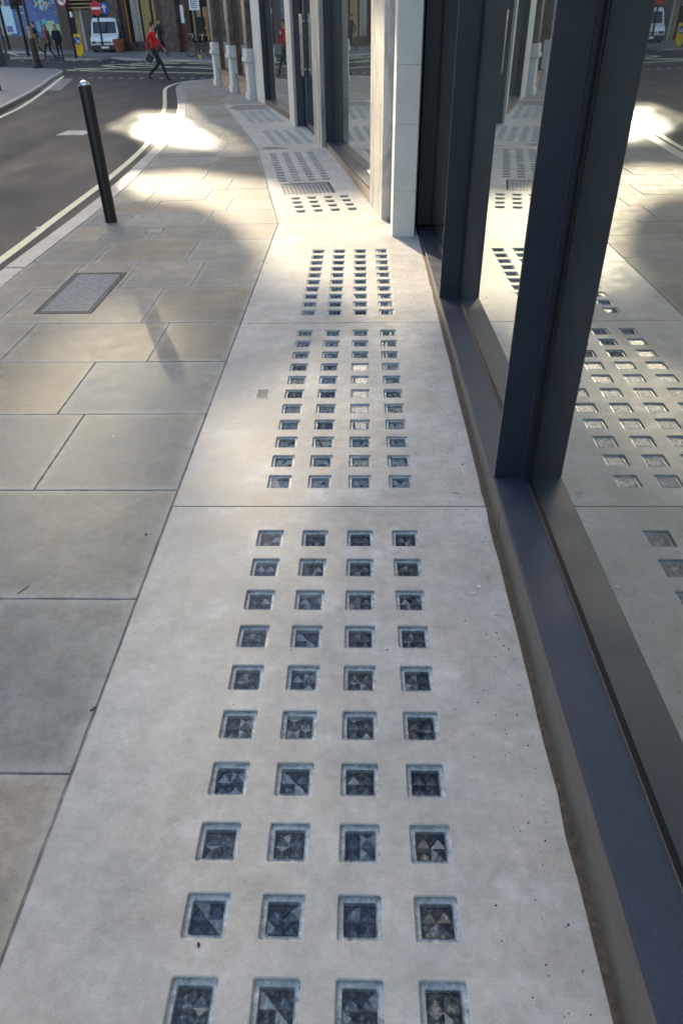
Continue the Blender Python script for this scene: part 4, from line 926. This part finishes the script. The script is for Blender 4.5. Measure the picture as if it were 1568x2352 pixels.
# planters
def planter(px, py, label, plant):
    p = G(px, py); T = thing('plant_pot', label, 'plant pot', p, 0, 'terracotta pots by the piers')
    m = MB(); m.lathe([(.20, 0), (.29, .48), (.32, .49), (.33, .60), (.28, .60), (.26, .52), (.001, .52)], 'terracotta', 24); m.build('pot', T, smooth=True)
    m = MB(); rn = random.Random(px)
    for k in range(60 if plant else 24):
        a = rn.uniform(0, 6.28); r = rn.uniform(0, .22); h = rn.uniform(.03, .2 if plant else .09); c_ = Vector((math.cos(a)*r, math.sin(a)*r, .52+h)); s_ = .05
        d1 = Vector((rn.uniform(-1, 1), rn.uniform(-1, 1), rn.uniform(-1, 1))).normalized()*s_; d2 = d1.orthogonal().normalized()*s_*.5; m.face([c_-d1, c_+d2, c_+d1, c_-d2], 'leaf_green' if plant else 'leaf_brown')
    m.build('foliage', T)
planter(277, 120, 'terracotta pot beside the white van with hardly any plant', False); planter(381, 117, 'terracotta pot with a low green plant right of the man in red', True)
# van
def van(p, ang, s):
    T = thing('white_van', 'white delivery van seen from the front, parked in the dark side opening', 'van', p, ang); T.scale = (s, s, s)
    W_ = .88; prof = [(0, .38), (0, .75), (.10, .92), (.72, 1.10), (1.15, 1.78), (1.35, 1.93), (1.6, 1.98), (4.6, 1.98), (4.6, .38)]  # (y back from the nose, z)
    m = MB(); L_ = [(-W_*(1 if z < 1.2 else .93 if z < 1.9 else .86), y, z) for y, z in prof]; R_ = [(-x, y, z) for x, y, z in L_]
    m.face(L_, 'van_white'); m.face(R_[::-1], 'van_white')
    for i in range(len(prof)): j = (i+1) % len(prof); m.face([L_[i], R_[i], R_[j], L_[j]], 'van_white')
    m.build('body', T, bevel=.05)
    def sc(t0, t1, x0, x1, mt, nm, off=.02):
        a, b = Vector((0, .72, 1.10)), Vector((0, 1.15, 1.78)); n_ = Vector((0, -.68, .43)).normalized()*off
        m = MB(); A, B_ = a.lerp(b, t0)+n_, a.lerp(b, t1)+n_
        m.face([(x0, A.y, A.z), (x1, A.y, A.z), (x1*.95, B_.y, B_.z), (x0*.95, B_.y, B_.z)], mt); m.build(nm, T)
    sc(.04, .96, -.76, .76, 'glass_dark', 'windscreen')
    m = MB(); m.box((-.89, -.09, .22), (.89, .2, .52), 'plastic_dark'); m.build('bumper', T, bevel=.03)
    m = MB()
    for z in (.62, .67): m.box((-.42, -.02, z), (.42, .03, z+.03), 'dark_void')
    m.build('grille', T)
    for x in (-.66, .66): m = MB(); m.box((x-.17, -.025, .58), (x+.17, .1, .74), 'steel_bright'); m.box((x-.12, -.028, .60), (x+.10, -.024, .72), 'glass_dark'); m.build('headlight', T, bevel=.01)
    m = MB(); m.box((-.25, -.11, .33), (.25, -.091, .44), 'sign_white'); m.build('number_plate', T)
    for x in (-.78, .78):
        w_ = bpy.data.objects.new('wheel', None); COL.objects.link(w_); w_.parent = T
        m = MB(); m.tube((x-.1, .75, .32), (x+.1, .75, .32), .32, .32, 'rubber', 24); m.build('tyre', w_); m = MB(); m.tube((x-.11, .75, .32), (x+.11, .75, .32), .18, .18, 'steel_bright', 16); m.build('rim', w_)
    for x in (-1, 1): m = MB(); m.box((x*.98-.07, .8, 1.1), (x*.98+.07, .9, 1.38), 'plastic_dark'); m.build('wing_mirror', T, bevel=.02)
vp = G(240, 119.5); van((vp.x+.1, vp.y, RZ), math.radians(8), .81)

# ---------------------------------------------------------------- people
def person(label, p, ang, H, pose, cloth, hair='hair_dark', coat=None, bag=None, extra=None):
    T = thing('person', label, 'person', (p[0], p[1], p[2] if len(p) > 2 else 0), ang, None)
    s = H/1.75; V = []; E = []; R = []; LAB = []
    def v(x, y, z, r): V.append((x*s, y*s, z*s)); R.append(((r[0]*s, r[1]*s) if isinstance(r, tuple) else (r*s, r*s))); return len(V)-1
    def e(a, b, lab): E.append((a, b)); LAB.append(lab)
    P = pose; top, leg = cloth
    pel = v(0, 0, .95, (.135, .10)); wst = v(0, .01, 1.10, (.13, .10)); ch = v(0, .02, 1.34, (.155, .11)); nk = v(0, .02, 1.50, .062); hb = v(0, .04, 1.585, (.072, .08)); hc = v(0, .045, 1.665, (.078, .092)); ht = v(0, .035, 1.735, .055)
    e(pel, wst, top); e(wst, ch, top); e(ch, nk, top); e(nk, hb, 'skin'); e(hb, hc, 'skin'); e(hc, ht, 'skin')
    no = v(0, .142, 1.645, .014); e(hc, no, 'skin')
    for sd, arm, lg in ((-1, P['armL'], P['legL']), (1, P['armR'], P['legR'])):
        sh = v(.185*sd, .01, 1.43, .062); e(ch, sh, top)
        el = v(*arm[0], .046); wr = v(*arm[1], .031); e(sh, el, top); e(el, wr, top)
        hd = Vector(arm[1])-Vector(arm[0]); hd.normalize(); pc = Vector(arm[1])+hd*.07; pm = v(*pc, (.036, .02)); e(wr, pm, 'skin')
        sid = hd.cross(Vector((1, 0, 0))).normalized()
        for q in range(4):
            b_ = pc+hd*.03+sid*(.024-.016*q); ln = (.062, .072, .068, .052)[q]; f1 = v(*b_, .0095); f2 = v(*(b_+hd*ln*.5+Vector((-sd*.006, .0, 0))), .0085); f3 = v(*(b_+hd*ln+Vector((-sd*.02, .0, 0))), .007); e(pm, f1, 'skin'); e(f1, f2, 'skin'); e(f2, f3, 'skin')
        tb = Vector(arm[1])+hd*.03+sid*.035; t2 = tb+hd*.045+sid*.02; a_ = v(*tb, .0105); c_ = v(*t2, .008); e(pm, a_, 'skin'); e(a_, c_, 'skin')
        hp = v(.092*sd, 0, .90, .092); kn = v(*lg[0], .062); an = v(*lg[1], .043); e(pel, hp, leg); e(hp, kn, leg); e(kn, an, leg)
        hl = v(*lg[2], .040); to = v(*lg[3], .032); e(an, hl, 'shoe'); e(hl, to, 'shoe')
    me = bpy.data.meshes.new('sk'); me.from_pydata(V, E, []); o = bpy.data.objects.new('sk', me); COL.objects.link(o)
    sk = o.modifiers.new('s', 'SKIN'); sk.use_smooth_shade = True; ss = o.modifiers.new('u', 'SUBSURF'); ss.levels = 1; ss.render_levels = 1
    for i, d_ in enumerate(me.skin_vertices[0].data): d_.radius = R[i]; d_.use_root = (i == 0)
    dg = bpy.context.evaluated_depsgraph_get(); dg.update(); ev = o.evaluated_get(dg); bme = bpy.data.meshes.new_from_object(ev); bpy.data.objects.remove(o)
    names = ['skin', 'shoe', top, leg]; names = list(dict.fromkeys(names)); bme.materials.clear()
    for n_ in names: bme.materials.append(MAT[n_])
    VV = [Vector(q) for q in V]
    for pl in bme.polygons:
        c_ = pl.center; best = 1e9; bl_ = top
        for (a, b), lab in zip(E, LAB):
            A, B_ = VV[a], VV[b]; d_ = B_-A; t_ = max(0, min(1, (c_-A).dot(d_)/max(1e-9, d_.dot(d_)))); dist = (c_-(A+d_*t_)).length-(lerp(R[a][0], R[b][0], t_))*.8
            if dist < best: best = dist; bl_ = lab
        pl.material_index = names.index(bl_); pl.use_smooth = True
    ob = bpy.data.objects.new('body', bme); COL.objects.link(ob); ob.parent = T
    m = MB(); pr = []
    for k in range(9): a = math.pi/2*k/8; pr.append((.094*math.cos(a)*s, (1.675+.092*math.sin(a))*s))
    b0 = len(m.v); m.lathe([(.088*s, 1.62*s)]+pr, hair, 20, (0, .028*s, 0))
    m.v = [(x, (y-.03*s if z < 1.69*s and y > .06*s else y)*1.0, z) for x, y, z in m.v]; m.build('hair', T, smooth=True)
    if hair == 'hair_brown': m = MB(); m.lathe([(.06*s, 1.42*s), (.095*s, 1.52*s), (.09*s, 1.66*s)], hair, 16, (0, -.02*s, 0)); m.build('long_hair', T, smooth=True)
    if coat:
        m = MB(); m.lathe([(.235*s, coat[1]*s), (.21*s, .98*s), (.185*s, 1.12*s), (.20*s, 1.34*s), (.13*s, 1.47*s), (.07*s, 1.5*s)], coat[0], 20, (0, .01, 0)); m.v = [(x, y*.72, z) for x, y, z in m.v]; m.build('coat', T, smooth=True)
    for f in ((-.028, .124, 1.675), (.028, .124, 1.675)): m = MB(); m.lathe([(.001, -.008*s), (.009*s, 0), (.001, .008*s)], 'hair_dark', 8, Vector(f)*s); m.build('eye', T)
    for sd in (-1, 1): m = MB(); m.lathe([(.002, -.03*s), (.014*s, 0), (.002, .03*s)], 'skin', 8, (sd*.085*s, .03*s, 1.66*s)); m.build('ear', T, smooth=True)
    if extra: extra(T, s)
    return T
walkA = dict(legR=((.10, .26, .52), (.10, .40, .12), (.10, .38, .045), (.10, .55, .055)), legL=((-.09, .06, .50), (-.09, -.34, .17), (-.09, -.39, .09), (-.09, -.22, .035)),
             armL=((-.25, .06, 1.17), (-.24, .26, .98)), armR=((.25, -.14, 1.17), (.25, -.16, .92)))
walkB = dict(legL=((-.10, .20, .52), (-.10, .30, .10), (-.10, .28, .045), (-.10, .45, .045)), legR=((.09, .02, .50), (.09, -.30, .16), (.09, -.35, .09), (.09, -.18, .035)),
             armR=((.25, .05, 1.17), (.24, .22, .97)), armL=((-.25, -.12, 1.17), (-.25, -.12, .92)))
def ex_red(T, s):
    m = MB(); m.lathe([(.03*s, 0), (.055*s, .004*s), (.001, .008*s)], 'sign_white', 14); o = m.build('badge', T); o.location = (-.09*s, .115*s, 1.34*s); o.rotation_euler = (-math.pi/2, 0, 0)
mp = G(363, 176.5)
person('man in a red jumper and dark trousers striding right across the road mouth', (mp.x, mp.y, RZ), math.radians(-90-8), 1.60, walkA, ('red_cloth', 'dark_cloth'), extra=ex_red)
# the bag he carries
hnd = Vector((mp.x, mp.y, 0))
def bag():
    m = MB(); m.prism([(-.11, -.035), (.11, -.035), (.11, .035), (-.11, .035)], 0, .22, 'plastic_dark'); o = m.build('hand_bag', bevel=.03)
    o.location = (mp.x-.20, mp.y-.24, .46); o.rotation_euler = (0, math.radians(35), .2); tag(o, 'small black bag carried in the trailing hand of the man in red', 'bag')
    m = MB(); m.tube((-.08, 0, .21), (0, 0, .31), .008, .008, 'plastic_dark', 6); m.tube((0, 0, .31), (.08, 0, .21), .008, .008, 'plastic_dark', 6); m.build('bag_handle', o)
bag()
w1 = G(117, 131.5)
def ex_scarf(T, s):
    m = MB(); m.lathe([(.12*s, 1.40*s), (.13*s, 1.46*s), (.09*s, 1.52*s)], 'scarf_red', 16); m.box((-.09*s, .12*s, .98*s), (.0, .16*s, 1.45*s), 'scarf_red'); m.build('scarf', T)
    m = MB(); m.box((.0, .12*s, 1.12*s), (.05*s, .15*s, 1.40*s), 'shirt_blue'); m.build('blue_top', T)
person('woman in a brown coat with red scarf and blue top', (w1.x, w1.y, RZ), math.radians(180-15), 1.42, walkA, ('brown_coat', 'navy_cloth'), 'hair_brown', ('brown_coat', .80), extra=ex_scarf)
w2 = G(140, 131.5); person('person dressed all in black walking right of the woman with the red scarf', (w2.x, w2.y, RZ), math.radians(180+25), 1.42, walkB, ('navy_cloth', 'navy_cloth'), 'hair_brown', ('navy_cloth', .86))
w3 = G(91, 123); person('person in dark navy clothes half hidden behind the woman with the red scarf', (w3.x, w3.y, RZ), math.radians(120), 1.50, walkB, ('navy_cloth', 'navy_cloth'), 'hair_dark')
w4 = G(373, 128); person('navy clothed person mostly hidden behind the man in red', (w4.x, w4.y, 0), math.radians(-60), 1.52, walkB, ('navy_cloth', 'navy_cloth'), 'hair_dark')
